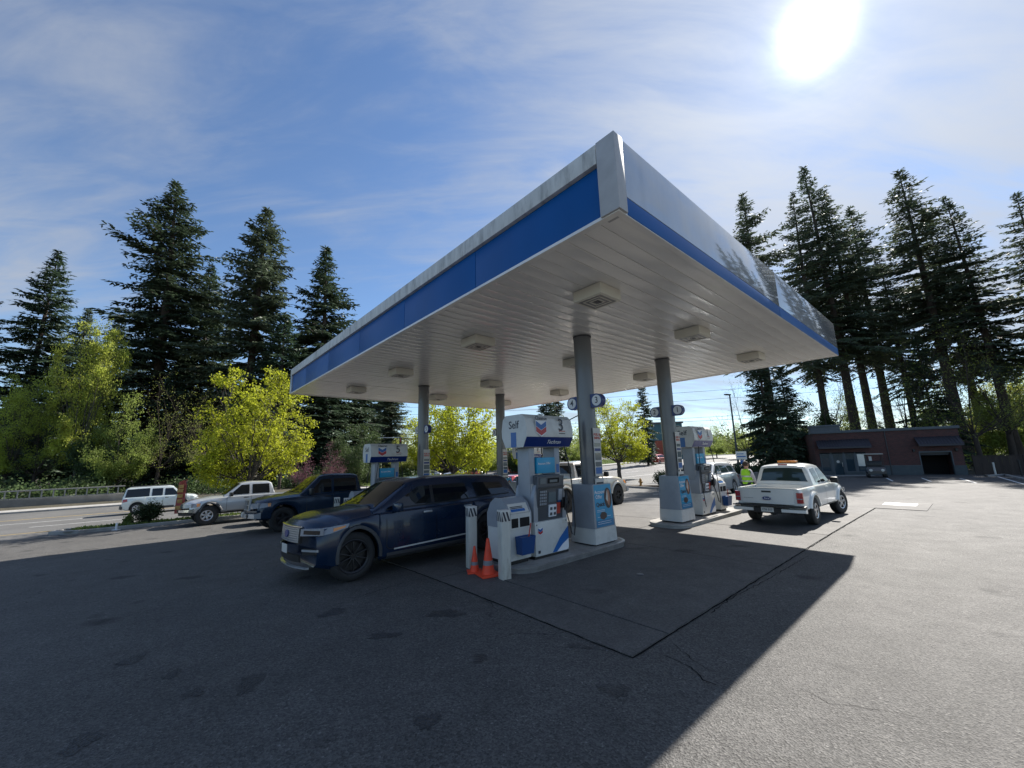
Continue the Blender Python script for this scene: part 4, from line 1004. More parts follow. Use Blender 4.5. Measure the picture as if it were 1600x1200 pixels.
# blue full-size pickup left of the SUV
L = 5.8
pd = dict(L=L, W=2.02, xf=1.95, xr=-1.62, rw=.41, ra=.49, tw=.27, rr=.23, spokes=5, spw=.08, under=.38, rake=.06, kf=.2,
    bottom=[(-2.9, .62), (-2.5, .50), (2.4, .45), (2.9, .45)],
    belt=[(-2.9, 1.16), (-.7, 1.18), (1.0, 1.17), (1.6, 1.14), (2.4, 1.10), (2.75, 1.04), (2.9, .98)],
    top=[(-2.9, 1.17), (-.7, 1.2), (1.0, 1.25), (1.7, 1.25), (2.4, 1.2), (2.72, 1.14), (2.9, 1.02)],
    roof=[(-.78, 1.2), (-.74, 1.3), (-.66, 1.78), (-.5, 1.84), (.3, 1.87), (.62, 1.85), (.8, 1.80), (1.42, 1.22)],
    gw=.92, tum=.2, ws=(.84, 1.38, .05), rwin=(-.735, -.68, .15), bed=(-2.82, -.84),
    glass=[((1.12, 1.22), (.36, 1.22), (.36, 1.70), (.72, 1.69)), ((.26, 1.22), (-.58, 1.22), (-.56, 1.70), (.26, 1.70))],
    doors=[(.3, 1.22, .52, 1.08), (-.62, .3, .52, 1.08)], mirror=(1.1, 1.28), msc=1.4, mirmat=M['black'], handle=M['black'], rim=M['dark_alloy'])
rr_, ll_ = -.35+1.95, 14.75
T = pickup('dark blue full size pickup with a crossbar grille waiting left of dispenser 5', pd, M['navy2'], place_rl(rr_, ll_), HD)
L2 = L/2
gr = T.o('grille', T.fpanel(-.42, .42, .78, 1.10, .02, .06, n=6), M['black'], T.body)
mb = MB()
for a in ((-.45, .45, .76, .80), (-.45, .45, 1.09, 1.13), (-.45, .45, .92, .955)):
    q = T.fpanel(*a, .05, .05, n=6); mb.add(q.v, q.f)
for a in ((-.47, -.40, .76, 1.13), (.40, .47, .76, 1.13), (-.03, .03, .78, 1.1)):
    q = T.fpanel(*a, .052, .05, n=2); mb.add(q.v, q.f)
T.o('grille_crossbar', mb, M['alloy'], gr)
for sy in (-1, 1):
    h = T.o('headlight', T.fpanel(sy*.5, sy*.97, (.80, .84), (1.0, 1.02), .014, .05), M['clear'], T.body); T.o('headlight_lens', T.patch([(2.88, .84), (2.5, .88), (2.5, 1.0), (2.88, 1.0)], sy, .012), M['clear'], h)
    T.o('turn_lamp', T.patch([(2.62, .88), (2.5, .89), (2.5, .99), (2.62, .99)], sy, .017), M['amber'], h)
    mb = MB(); mb.lathe([(0, 0), (.07, .0), (.075, -.02)], 16, 'X', (L2+.13, sy*.62, .6)); T.o('fog_lamp', mb, M['black'], T.body)
    T.o('tail_light', T.fpanel(sy*.86, sy*.99, .8, 1.12, .012, .03, -1), M['red_lens'], T.body)
T.o('bumper', T.fpanel(-1.0, 1.0, .50, .70, .12, .2, n=12, bev=.03), M['silver'], T.body); T.o('bumper_cover', T.fpanel(-1.0, 1.0, .705, .78, .06, .1, n=12), M['navy2'], T.body)
T.o('licence_plate', T.fpanel(-.15, .15, .56, .68, .135, .01, n=2), M['paper'], T.body)
# dark low bumper of a car just beyond the blue pickup
def sedan(label, paint, loc, hd, dims=(4.7, 1.82, 1.45), suv=False, name='parked_car', group='cars at the filling station', gmat=None):
    L, Wd, H = dims; a = L/4.7; k = H/1.45
    b = dict(L=L, W=Wd, xf=1.42*a, xr=-1.4*a, rw=.33, ra=.38, tw=.22, spokes=10, spw=.025, kf=.3, kr=.2, rake=.15,
        bottom=[(-L/2, .34), (-1.9*a, .22), (1.9*a, .20), (L/2, .26)],
        belt=[(-L/2, .80*k), (-2.2*a, .93*k), (-1.4*a, .95*k), (.6*a, .90*k), (1.6*a, .82*k), (2.15*a, .72*k), (L/2, .60)],
        top=[(-L/2, .83*k), (-2.25*a, .98*k), (-1.5*a, 1.02*k), (.7*a, .98*k), (1.6*a, .92*k), (2.15*a, .8*k), (L/2, .64)],
        roof=[(-1.95*a, 1.0*k), (-1.15*a, 1.36*k), (-.6*a, 1.43*k), (0, H-.02), (.3*a, 1.40*k), (1.2*a, .97*k)] if not suv else [(-2.25*a, 1.0*k), (-2.05*a, 1.32*k), (-1.8*a, 1.42*k), (-.6*a, H), (0, H), (.35*a, 1.39*k), (1.05*a, .97*k)],
        gw=.9, tum=.35, ws=(.38*a, 1.12*a, .06), rwin=(-1.85*a, -1.22*a, .08) if not suv else (-2.2*a, -2.06*a, .1),
        glass=[((.85*a, .99*k), (-.02*a, .99*k), (-.02*a, 1.33*k), (.28*a, 1.30*k)), ((-.1*a, .99*k), (-1.05*a, 1.01*k), (-.95*a, 1.30*k), (-.1*a, 1.33*k))]+([((-1.15*a, 1.02*k), (-1.9*a, 1.04*k), (-1.75*a, 1.28*k), (-1.05*a, 1.31*k))] if suv else []),
        doors=[(-.06*a, .95*a, .32, .80*k), (-1.0*a, -.06*a, .32, .82*k)], mirror=(.8*a, .98*k))
    if gmat: b['gmat'] = b['gmat2'] = gmat
    c = Car(label, loc, hd, b, paint, 'car', group, name); slope_fix(c.t)
    for sy in (-1, 1):
        h = c.o('headlight', c.fpanel(sy*.5*Wd/1.82, sy*.88*Wd/1.82, (.52, .54), (.62, .63), .012, .04), M['clear'], c.body); c.o('headlight_lens', c.patch([(L/2-.03, .55), (L/2-.4, .60), (L/2-.45, .66), (L/2-.03, .62)], sy, .012), M['clear'], h)
        tl = c.o('tail_light', c.fpanel(sy*.55*Wd/1.82, sy*.88*Wd/1.82, .70, .82, .012, .04, -1), M['red_lens'], c.body); c.o('tail_light_lens', c.patch([(-L/2+.03, .70*k), (-L/2+.3, .75*k), (-L/2+.3, .86*k), (-L/2+.03, .82*k)], sy, .012), M['red_lens'], tl)
    c.o('grille', c.fpanel(-.4, .4, .36, .52, .012, .03), M['black'], c.body); c.o('licence_plate', c.fpanel(-.16, .16, .55, .67, .014, .01, -1, n=2), M['paper'], c.body)
    return c
sedan('charcoal car with only its dark nose showing between the silver and blue pickups', M['grey_paint'], place_rl(1.35, 17.9), HD, (4.5, 1.8, 1.42))
# ---- silver crew-cab pickup by the planting strip
L = 5.2
pd = dict(L=L, W=1.82, xf=1.72, xr=-1.44, rw=.40, ra=.50, tw=.27, rr=.215, spokes=6, spw=.075, knob=1, under=.42, kf=.3, rake=.12, winset=-.02,
    bottom=[(-2.6, .62), (-2.3, .5), (2.1, .5), (2.6, .52)],
    belt=[(-2.6, 1.12), (-.7, 1.14), (.9, 1.13), (1.6, 1.09), (2.2, 1.02), (2.5, .94), (2.6, .86)],
    top=[(-2.6, 1.13), (-.7, 1.16), (.9, 1.2), (1.6, 1.2), (2.2, 1.12), (2.48, 1.02), (2.6, .9)],
    roof=[(-.84, 1.16), (-.8, 1.28), (-.7, 1.66), (-.55, 1.72), (.1, 1.75), (.4, 1.72), (.55, 1.68), (1.15, 1.18)],
    gw=.9, tum=.25, ws=(.58, 1.1, .05), rwin=(-.79, -.72, .15), bed=(-2.52, -.9), msc=1.1,
    glass=[((.95, 1.2), (.2, 1.2), (.2, 1.62), (.52, 1.61)), ((.08, 1.2), (-.62, 1.2), (-.6, 1.62), (.08, 1.62))],
    doors=[(.13, 1.05, .52, 1.05), (-.66, .13, .52, 1.05)], mirror=(.92, 1.22), mirmat=M['black'], handle=M['black'], flare=(M['trimgrey'], .08, .05), flarebot=.56)
T = pickup('silver crew cab pickup with black wheel flares parked by the flag banner', pd, M['silver'], place_rl(-.3, 20.85), HD+R(1)); L2 = L/2
gr = T.o('grille', T.fpanel(-.4, .4, .74, .92, .02, .05, n=6), M['black'], T.body)
for sy in (-1, 1):
    h = T.o('headlight', T.fpanel(sy*.44, sy*.9, (.74, .76), (.92, .93), .014, .05), M['clear'], T.body); T.o('headlight_lens', T.patch([(2.57, .76), (2.22, .8), (2.2, .94), (2.57, .92)], sy, .012), M['clear'], h); T.o('turn_lamp', T.patch([(2.4, .78), (2.24, .8), (2.22, .92), (2.4, .92)], sy, .017), M['amber'], h)
    T.o('tail_light', T.fpanel(sy*.8, sy*.92, .75, 1.1, .012, .03, -1), M['red_lens'], T.body)
T.o('bumper', T.fpanel(-.94, .94, .56, .72, .1, .18, n=12, bev=.03), M['chrome'], T.body); T.o('bumper_valance', T.fpanel(-.9, .9, .44, .555, .06, .15, n=12), M['black'], T.body)
mb = MB(); mb.tube([(1.35, -.7, 1.18), (1.2, -.72, 2.35)], [.012, .005], 6); T.o('antenna', mb, M['black'], T.body)
# ---- boxy white car on the street
pd = dict(L=4.3, W=1.82, xf=1.3, xr=-1.28, rw=.345, ra=.41, tw=.22, rr=.21, spokes=6, spw=.06, kf=.2, rake=.05,
    bottom=[(-2.15, .40), (-1.9, .28), (1.9, .28), (2.15, .34)],
    belt=[(-2.15, 1.06), (-.7, 1.08), (.8, 1.06), (1.5, 1.03), (1.95, .98), (2.15, .88)],
    top=[(-2.15, 1.07), (-.7, 1.1), (.8, 1.13), (1.5, 1.12), (1.95, 1.05), (2.15, .92)],
    roof=[(-2.12, 1.08), (-1.98, 1.62), (-1.8, 1.7), (-.5, 1.76), (.4, 1.73), (.6, 1.68), (1.2, 1.1)],
    gw=.93, tum=.2, ws=(.64, 1.15, .05), rwin=(-2.1, -2.0, .1),
    glass=[((.98, 1.12), (.15, 1.12), (.15, 1.58), (.58, 1.57)), ((.03, 1.12), (-.55, 1.12), (-.55, 1.60), (.03, 1.60)), ((-.68, 1.10), (-2.02, 1.10), (-1.92, 1.60), (-.68, 1.64))],
    doors=[(.08, 1.05, .36, .96), (-.6, .08, .36, .96)], mirror=(.92, 1.18), mirmat=M['elem'], handle=M['black'], flare=(M['trimgrey'], .03, .01), flarebot=.32)
T = Car('boxy white car with dark rear side glass driving along the street', place_rl(-3.45, 34.9), TH, pd, M['elem'], 'car', None, 'moving_car'); T.t.scale = (.93, .95, .98); slope_fix(T.t)
for sy in (-1, 1):
    T.o('sill_cladding', T.patch([(.9, .28), (-.9, .28), (-.9, .42), (.9, .42)], sy, .012), M['trimgrey'], T.body)
    T.o('tail_light', T.patch([(-2.13, .78), (-1.85, .84), (-1.88, 1.0), (-2.13, .98)], sy, .012), M['red_lens'], T.body)
    T.o('headlight', T.fpanel(sy*.5, sy*.85, .66, .86, .012, .03), M['clear'], T.body)
    mb = MB(); mb.tube([(.3, sy*.62, 1.78), (-1.7, sy*.62, 1.76)], .02, 6); T.o('roof_rail', mb, M['trimgrey'], T.cab)
T.o('bumper', T.fpanel(-.88, .88, .32, .55, .06, .1, -1, n=8, bev=.03), M['trimgrey'], T.body); T.o('bumper', T.fpanel(-.88, .88, .32, .5, .04, .1, 1, n=8, bev=.03), M['trimgrey'], T.body)
# ---- beige-silver full-size pickup beyond the nearest column
L = 5.9
pd = dict(L=L, W=2.03, xf=1.95, xr=-1.7, rw=.42, ra=.50, tw=.28, rr=.22, spokes=6, spw=.05, rim=M['dark_alloy'], knob=1, under=.42, kf=.22, rake=.08, winset=.0,
    bottom=[(-2.95, .66), (-2.6, .52), (2.5, .5), (2.95, .5)],
    belt=[(-2.95, 1.22), (-.9, 1.24), (1.0, 1.22), (1.8, 1.17), (2.5, 1.10), (2.8, 1.0), (2.95, .92)],
    top=[(-2.95, 1.23), (-.9, 1.26), (1.0, 1.31), (1.8, 1.28), (2.5, 1.2), (2.8, 1.1), (2.95, .98)],
    roof=[(-.95, 1.26), (-.92, 1.36), (-.82, 1.83), (-.65, 1.88), (.2, 1.92), (.5, 1.89), (.66, 1.84), (1.28, 1.28)],
    gw=.92, tum=.22, ws=(.7, 1.22, .05), rwin=(-.91, -.84, .15), bed=(-2.87, -1.0), msc=1.3,
    glass=[((1.06, 1.3), (.32, 1.3), (.32, 1.77), (.62, 1.76)), ((.16, 1.3), (-.74, 1.3), (-.72, 1.77), (.16, 1.77))],
    doors=[(.25, 1.15, .56, 1.12), (-.8, .25, .56, 1.12)], mirror=(1.0, 1.34), mirmat=M['black'], flare=(M['pewter'], .09, .035), flarebot=.5)
T = pickup('beige silver lifted pickup with big black tyres heading right beyond the nearest column', pd, M['pewter'], place_rl(11.66-1.95, 9.25), TH+R(2))
for sy in (-1, 1):
    h = T.o('headlight', T.fpanel(sy*.55, sy*.96, .86, 1.04, .014, .04), M['clear'], T.body); T.o('headlight_lens', T.patch([(2.92, .88), (2.7, .9), (2.7, 1.03), (2.92, 1.02)], sy, .012), M['amber'], h)
    T.o('tail_light', T.fpanel(sy*.88, sy*1.0, .8, 1.15, .012, .03, -1), M['red_lens'], T.body)
T.o('bumper', T.fpanel(-1.0, 1.0, .52, .74, .1, .16, n=10, bev=.03), M['silver'], T.body); T.o('grille', T.fpanel(-.5, .5, .8, 1.04, .02, .05, n=6), M['black'], T.body)
# ---- white compact pickup seen from behind
L = 5.1
pd = dict(L=L, W=1.72, xf=1.72, xr=-1.42, rw=.385, ra=.445, tw=.25, rr=.21, spokes=5, spw=.07, under=.36, kf=.26, rake=.1, winset=-.02, kr=.06, rraker=.02, steer=R(-14),
    bottom=[(-2.55, .52), (-2.3, .44), (2.2, .42), (2.55, .45)],
    belt=[(-2.55, 1.05), (-.85, 1.06), (.9, 1.06), (1.6, 1.02), (2.25, .95), (2.45, .88), (2.55, .8)],
    top=[(-2.55, 1.06), (-.85, 1.08), (.9, 1.13), (1.6, 1.12), (2.2, 1.04), (2.42, .96), (2.55, .84)],
    roof=[(-.955, 1.06), (-.945, 1.12), (-.875, 1.61), (-.74, 1.66), (-.1, 1.69), (.28, 1.66), (.42, 1.62), (1.02, 1.1)],
    gw=.915, tum=.24, ws=(.46, .97, .05), rwin=(-.944, -.878, .10), bed=(-2.47, -1.03), gmat2=M['greenglass'],
    glass=[((.86, 1.13), (.0, 1.13), (.02, 1.56), (.38, 1.55)), ((-.1, 1.13), (-.58, 1.13), (-.62, 1.55), (-.1, 1.56))],
    doors=[(-.05, .95, .48, .98)], mirror=(.8, 1.16), msc=1.15, mirmat=M['black'], handle=M['carwhite'], flare=(M['carwhite'], .1, .05), flarebot=.48)
RT = (9.82, 1.62); hr = TH-R(1)
c0 = (RT[0]+1.36, RT[1]-.06)
T = pickup('white compact pickup with an amber roof light bar seen from behind in the sun', pd, M['carwhite'], place_rl(*c0), hr); T.t.scale = (.94, .94, .94)
tg = T.o('tailgate', T.fpanel(-.66, .66, .60, 1.05, .012, .05, -1, n=6, bev=.02), M['carwhite'], T.body)
T.o('tailgate_handle', T.fpanel(-.12, .12, .93, .985, .022, .02, -1, n=2), M['black'], tg)
mb = MB(); mb.lathe([(0, -.02), (.045, -.02), (.05, 0)], 24, 'X', (-L/2-.018, 0, .77)); mb.v = [(a, b*2.4, c) for a, b, c in mb.v]; T.o('badge', mb, M['signblue'], tg)
mb = MB(); mb.lathe([(.047, -.021), (.051, -.024), (.055, -.018)], 24, 'X', (-L/2-.018, 0, .77)); mb.v = [(a, b*2.3, c) for a, b, c in mb.v]; T.o('badge_ring', mb, M['chrome'], tg)
ft = text('badge_text', 'Ford', .07, M['white'], tg, (-L/2-.045, 0, .77), (R(90), 0, R(-90)), .001, shear=.3)
T.o('tailgate_line', T.fpanel(.36, .62, .76, .768, .014, .01, -1, n=2, bev=.001), M['ink'], tg)
for sy in (-1, 1):
    tl = T.o('tail_light', T.fpanel(sy*.725, sy*.87, .66, .95, .016, .06, -1, n=4), M['red_lens'], T.body);  T.o('reverse_lamp', T.fpanel(sy*.735, sy*.86, .765, .80, .02, .02, -1, n=2), M['clear'], tl)
    T.o('bumper', T.fpanel(sy*.36, sy*.92, .40, .52, .14, .16, -1, n=6, bev=.02), M['carwhite'], T.body)
    h = T.o('headlight', T.fpanel(sy*.5, sy*.88, .68, .84, .014, .04), M['clear'], T.body)
T.o('bumper_step', T.fpanel(-.92, .92, .525, .60, .15, .18, -1, n=10, bev=.02), M['black'], T.body); T.o('bumper_centre', T.fpanel(-.355, .355, .36, .52, .09, .1, -1, n=4), M['black'], T.body)
pl = T.o('licence_plate', T.fpanel(-.16, .16, .40, .53, .10, .008, -1, n=2, bev=.003), M['paper'], T.body)
text('plate_text', 'C26 517', .075, M['ink'], pl, (-L/2-.098, 0, .465), (R(90), 0, R(-90)), .001)
mb = MB(); mb.box((-.78, 0, 1.685), (.03, .26, .035), None, .008); T.o('brake_lamp', mb, M['red_lens'], T.cab)
mb = MB(); mb.box((-.25, .0, 1.77), (.24, .52, .07), None, .02); T.o('light_bar', mb, M['amber'], T.t); mb = MB(); mb.b2((-.36, -.27, 1.70), (-.14, .27, 1.742)); T.o('light_bar_mount', mb, M['black'], T.t)
for y, x0 in ((.42, -.2), (-.42, -.2)): pass
mb = MB(); mb.tube([(-1.9, .1, .34), (-1.2, .1, .34)], .11, 12); mb.tube([(-2.35, -.5, .36), (-1.6, -.5, .36)], .035, 8); T.o('exhaust', mb, M['black'], T.t)
# ---- others seen in gaps
sedan('pale silver SUV behind the worker, its windshield showing', M['silver'], place_rl(18.6, 7.4), TH+R(180), (4.5, 1.85, 1.62), True, gmat=M['greenglass'])
sedan('red car whose roof edge shows beyond the dark blue SUV', M['redcar'], place_rl(10.6, 14.3), HD, (4.6, 1.8, 1.42))
sedan('white car parked left in the far lot across the street', M['carwhite'], place_rl(29, 63), R(205), (4.5, 1.8, 1.5), True, group='cars in the far lot')
sedan('silver car in the far lot seen between the dispenser post and column', M['silver'], place_rl(31.5, 60.5), R(200), (4.6, 1.8, 1.42), group='cars in the far lot')
sedan('pale car in the far lot under the bright maple', M['silver'], place_rl(37.5, 61), R(205), (4.6, 1.8, 1.42), group='cars in the far lot')
sedan('dark car in the far lot behind the yellow-green maple', M['grey_paint'], place_rl(43, 63), R(140), (4.6, 1.8, 1.42), group='cars in the far lot')
sedan('red car far along the street behind dispenser 1', M['redcar'], place_rl(70, 38.5), TH, (4.7, 1.9, 1.8), True, group='cars on the far street')
# ---- golf cart before the building
x, y = wo(40.3, 3.2)
t = thing('golf_cart', 'dark golf cart with a pale roof parked before the brick building', 'golf cart', (x, y, gz(x, y)), R(-128))
for a in (-.72, .75):
    for b in (-.5, .5):
        w = obj('wheel', MB().lathe([(.1, -.09), (.22, -.09), (.23, -.05), (.23, .05), (.22, .09), (.1, .09)], 20, 'Y'), M['rubber'], t, loc=(a, b, .23)); obj('hub', MB().lathe([(0, b*.17), (.1, b*.18), (.105, b*.1)], 14, 'Y'), M['cartcream'], w)
obj('body', MB().prism([(-1.1, .32), (-1.12, .72), (-.45, .78), (-.4, .45), (.35, .4), (.55, .85), (.9, .82), (1.15, .55), (1.15, .32)], -.55, .55, 'Y'), M['grey_paint'], t)
obj('seat', MB().b2((-.6, -.5, .79), (-.1, .5, .9), .03), M['black'], t); obj('seat_back', MB().box((-.62, 0, 1.1), (.1, 1.0, .4), rotm(0, R(-8)), .03), M['black'], t)
mb = MB()
for a, c in ((-.85, -.75), (.62, .5)):
    for b in (-.5, .5): mb.tube([(a, b, .75), (c, b, 1.82)], .02, 6)
obj('frame', mb, M['black'], t); obj('roof', MB().box((-.1, 0, 1.86), (1.75, 1.15, .07), None, .03), M['cartcream'], t)
for b in (-.35, .35): obj('headlight', MB().lathe([(0, 1.17), (.1, 1.165), (.11, 1.1)], 14, 'X', (0, b, .6)), M['cream'], t)
# ------------------------------------------------------------------ worker
def person(x, y, az):
    t = thing('person', 'person in a hi-vis yellow vest over a pale shirt standing behind the white pickup', 'person', (x, y, gz(x, y)+.0), az)
    J = {'pel': (0, 0, .95), 'wa': (0, 0, 1.1), 'ch': (.02, 0, 1.32), 'nk': (.02, 0, 1.5), 'hd': (.03, 0, 1.60), 'hd2': (.03, 0, 1.7),
         'sl': (.0, .17, 1.43), 'el': (.06, .25, 1.16), 'hl': (.28, .2, 1.05), 'sr': (.0, -.17, 1.43), 'er': (.04, -.27, 1.16), 'hr': (.16, -.25, .93),
         'kl': (.05, .1, .5), 'al': (.0, .11, .09), 'tl': (.16, .12, .035), 'hpl': (0, .09, .9), 'hpr': (0, -.09, .9), 'kr': (.03, -.1, .5), 'ar': (-.03, -.11, .09), 'tr': (.13, -.12, .035)}
    Rr = {'pel': .135, 'wa': .125, 'ch': .15, 'nk': .055, 'hd': .085, 'hd2': .095, 'sl': .065, 'el': .045, 'hl': .032, 'sr': .065, 'er': .045, 'hr': .032, 'kl': .06, 'al': .045, 'tl': .035, 'kr': .06, 'ar': .045, 'tr': .035, 'hpl': .095, 'hpr': .095}
    E = [('pel', 'wa'), ('wa', 'ch'), ('ch', 'nk'), ('nk', 'hd'), ('hd', 'hd2'), ('ch', 'sl'), ('sl', 'el'), ('el', 'hl'), ('ch', 'sr'), ('sr', 'er'), ('er', 'hr'), ('pel', 'hpl'), ('hpl', 'kl'), ('kl', 'al'), ('al', 'tl'), ('pel', 'hpr'), ('hpr', 'kr'), ('kr', 'ar'), ('ar', 'tr')]
    def skin(keys, edges, grow, m, name, shrink=1.0):
        me = bpy.data.meshes.new('s'); ks = list(keys); me.from_pydata([J[k] for k in ks], [(ks.index(a), ks.index(b)) for a, b in edges], []); o = bpy.data.objects.new('s', me); C.objects.link(o)
        o.modifiers.new('skin', 'SKIN'); sv = o.data.skin_vertices[0].data
        for i, k in enumerate(ks):
            q = Rr[k]+grow; sv[i].radius = (q, q*(1.0)); sv[i].use_root = (i == 0)
        o.modifiers.new('sub', 'SUBSURF').levels = 2
        dg = bpy.context.evaluated_depsgraph_get(); dg.update(); nm = bpy.data.meshes.new_from_object(o.evaluated_get(dg)); bpy.data.objects.remove(o)
        nm.materials.clear(); nm.materials.append(m); nm.polygons.foreach_set('use_smooth', [True]*len(nm.polygons)); return link(name, nm, t)
    skin(J.keys(), E, 0, M['skin'], 'body')
    skin(['pel', 'hpl', 'kl', 'al', 'hpr', 'kr', 'ar'], [e for e in E if all(k in ('pel', 'hpl', 'kl', 'al', 'hpr', 'kr', 'ar') for k in e)], .018, M['jeans'], 'trousers')
    sh = ['wa', 'ch', 'sl', 'el', 'sr', 'er', 'hl', 'hr']; Rr['hl'] = Rr['hr'] = .03; skin(sh, [e for e in E if all(k in sh for k in e)], .014, M['shirt'], 'shirt')
    # vest: open tube around the torso with shoulder straps
    mb = MB(); rows = []
    for z, a, b in ((.93, .165, .2), (1.1, .16, .19), (1.28, .175, .21), (1.42, .16, .2), (1.5, .1, .12)):
        rows.append([(a*math.cos(q)+.01, b*math.sin(q), z) for q in np.linspace(0, 2*math.pi, 25)])
    mb.grid(rows); obj('vest', mb, M['hiviz'], t, 60)
    mb = MB()
    for z in (1.02, 1.2):
        P = []
        for zz_ in (z, z+.05): P.append([(.178*math.cos(q)+.01, .216*math.sin(q), zz_) for q in np.linspace(0, 2*math.pi, 25)])
        mb.grid(P)
    obj('reflective_stripe', mb, M['silver'], t, 60)
    mb = MB(); mb.lathe([(.0, 1.80), (.06, 1.79), (.1, 1.74), (.112, 1.66), (.108, 1.62), (.1, 1.62)], 20, c=(.015, 0, 0)); obj('hair', mb, M['hair'], t, 60)
    mb = MB()
    for sy in (-1, 1): mb.tube([(.02, sy*.098, 1.62), (.015, sy*.108, 1.66), (.02, sy*.1, 1.69)], .014, 6)
    mb.tube([(.12, 0, 1.66), (.145, 0, 1.63), (.12, 0, 1.61)], .013, 6); obj('ears_and_nose', mb, M['skin'], t, 60)
    # fingers
    for k, sy in (('hl', 1), ('hr', -1)):
        h = Vector(J[k]); mb = MB()
        for i in range(4):
            a = h+Vector((.04, (i-1.5)*.018, -.01)); mb.tube([a, a+Vector((.035, 0, -.012)), a+Vector((.05, 0, -.035-.004*i))], [.009, .008, .006], 6)
        a = h+Vector((.01, -sy*.035, 0)); mb.tube([a, a+Vector((.03, -sy*.015, -.01)), a+Vector((.05, -sy*.01, -.02))], [.01, .009, .007], 6); obj('hand', mb, M['skin'], t, 60)
    return t
person_t = person(8.55, 15.0, R(20)); person_t.scale = (.94, .94, .94)
# ------------------------------------------------------------------ brick building
def brickmat():
    m = mat('brick_wall', (.12, .05, .04), .9); t = m.node_tree; n = t.nodes; k = t.links; b = n['Principled BSDF']
    tcn = n.new('ShaderNodeTexCoord'); mpn = n.new('ShaderNodeMapping'); mpn.inputs['Rotation'].default_value = (R(90), 0, 0); k.new(tcn.outputs['Object'], mpn.inputs[0])
    br = n.new('ShaderNodeTexBrick'); k.new(mpn.outputs[0], br.inputs[0]); br.inputs['Color1'].default_value = (.11, .042, .036, 1); br.inputs['Color2'].default_value = (.065, .03, .028, 1); br.inputs['Mortar'].default_value = (.1, .08, .07, 1)
    br.inputs['Scale'].default_value = 1; br.inputs['Brick Width'].default_value = .22; br.inputs['Row Height'].default_value = .075; br.inputs['Mortar Size'].default_value = .006
    k.new(br.outputs['Color'], b.inputs['Base Color']); u = n.new('ShaderNodeBump'); u.inputs['Strength'].default_value = .5; u.inputs['Distance'].default_value = .01; u.invert = True; k.new(br.outputs['Fac'], u.inputs['Height']); k.new(u.outputs[0], b.inputs['Normal']); return m
M['brickwall'] = brickmat()
bt = thing('brick_building', 'low dark brick shop building with two ribbed metal awnings and an open garage bay', 'building', (28.9, 38.4, 0), R(-28.14)); Z0 = -.7; GZ = -.5
mb = MB()   # front wall in pieces around the openings
def wallp(u0, u1, z0, z1): mb.b2((u0, 0, z0), (u1, .25, z1))
wallp(-.2, .12, .341, 3.4); wallp(.12, 3.5, 1.62, 3.4); wallp(3.5, 7.12, .341, 3.4); wallp(7.12, 9.08, 1.47, 3.4); wallp(9.08, 9.8, .341, 3.4)
mb.b2((-.2, .252, Z0), (.05, 8, 3.4)); mb.b2((9.55, .252, Z0), (9.8, 8, 3.4)); mb.b2((-.2, 8, Z0), (9.8, 8.2, 3.4))
obj('wall', mb, M['brickwall'], bt, 0)
mb = MB(); mb.b2((-.2, .255, 3.2), (9.8, 7.99, 3.3)); obj('roof', mb, M['roofgrey'], bt, 0)
for u0, u1 in ((-.23, .115), (3.505, 7.11), (9.09, 9.83)): obj('block_base', MB().b2((u0, -.03, Z0), (u1, .22, .34)), M['wains'], bt)
obj('sill_course', MB().b2((3.505, -.05, .343), (7.11, .0-.001, .39)), M['bldgrey'], bt)
obj('cornice', MB().b2((1.98, -.1, 3.402), (9.9, .3, 3.64), .02), M['bldgrey'], bt); obj('cornice', MB().b2((-.3, -.16, 3.402), (1.975, 1.2, 3.62), .02), M['bldgrey'], bt); obj('parapet', MB().b2((-.28, -.14, 3.622), (1.97, 1.1, 4.02)), M['bldgrey'], bt); obj('parapet_cap', MB().b2((-.34, -.2, 4.022), (2.03, 1.16, 4.2), .02), M['bldgrey'], bt)
obj('floor_and_back', MB().b2((.06, 2.2, Z0), (9.5, 2.3, 3.15)).b2((.06, .3, Z0), (9.5, 2.19, -.48)), M['interior'], bt, 0)
for a, b, nm in ((.14, .9, 'window'), (1.06, 1.84, 'door'), (1.98, 2.68, 'window'), (2.8, 3.46, 'window')):
    zb = -.15 if nm == 'window' else -.5; zt = 1.5
    fr = MB(); w = .06
    for lo, hi in (((a, .02, zb), (a+w, .12, zt)), ((b-w, .02, zb), (b, .12, zt)), ((a+w+.001, .02, zt-w), (b-w-.001, .12, zt)), ((a+w+.001, .02, zb), (b-w-.001, .12, zb+w))): fr.b2(lo, hi)
    f = obj(nm, fr, M['bldgrey'], bt); obj('pane', MB().b2((a+w, .06, zb+w), (b-w, .075, zt-w)), M['winblue'], f)
    if nm == 'door': obj('handle', MB().b2((b-.13, .0, .3), (b-.1, .03, .7)), M['alloy'], f); obj('notice', MB().lathe([(0, .05), (.12, .05)], 16, 'Y', (a+.38, 0, .78)), M['paper'], f)
    if a < .5: obj('poster', MB().b2((a+.15, .045, .3), (b-.15, .05, 1.1)), M['trimgrey'], f)
    if a > 2.7: obj('painted_reflection', MB().b2((a+.08, .052, .35), (b-.08, .057, 1.42)), M['silver'], f)  # pale panel before the pane, painted in as its bright reflection
obj('window_base', MB().b2((1.845, -.02, Z0), (3.5, .1, -.155)), M['wains'], bt)
obj('window_base', MB().b2((.125, -.02, Z0), (1.055, .1, -.155)), M['wains'], bt); obj('mullion', MB().b2((.905, .0, -.15), (1.055, .14, 1.62)).b2((1.845, .0, -.15), (1.975, .14, 1.62)).b2((2.685, 0, -.15), (2.795, .14, 1.62)), M['bldgrey'], bt)
obj('lintel', MB().b2((.13, .0, 1.505), (3.49, .2, 1.615)), M['interior'], bt)
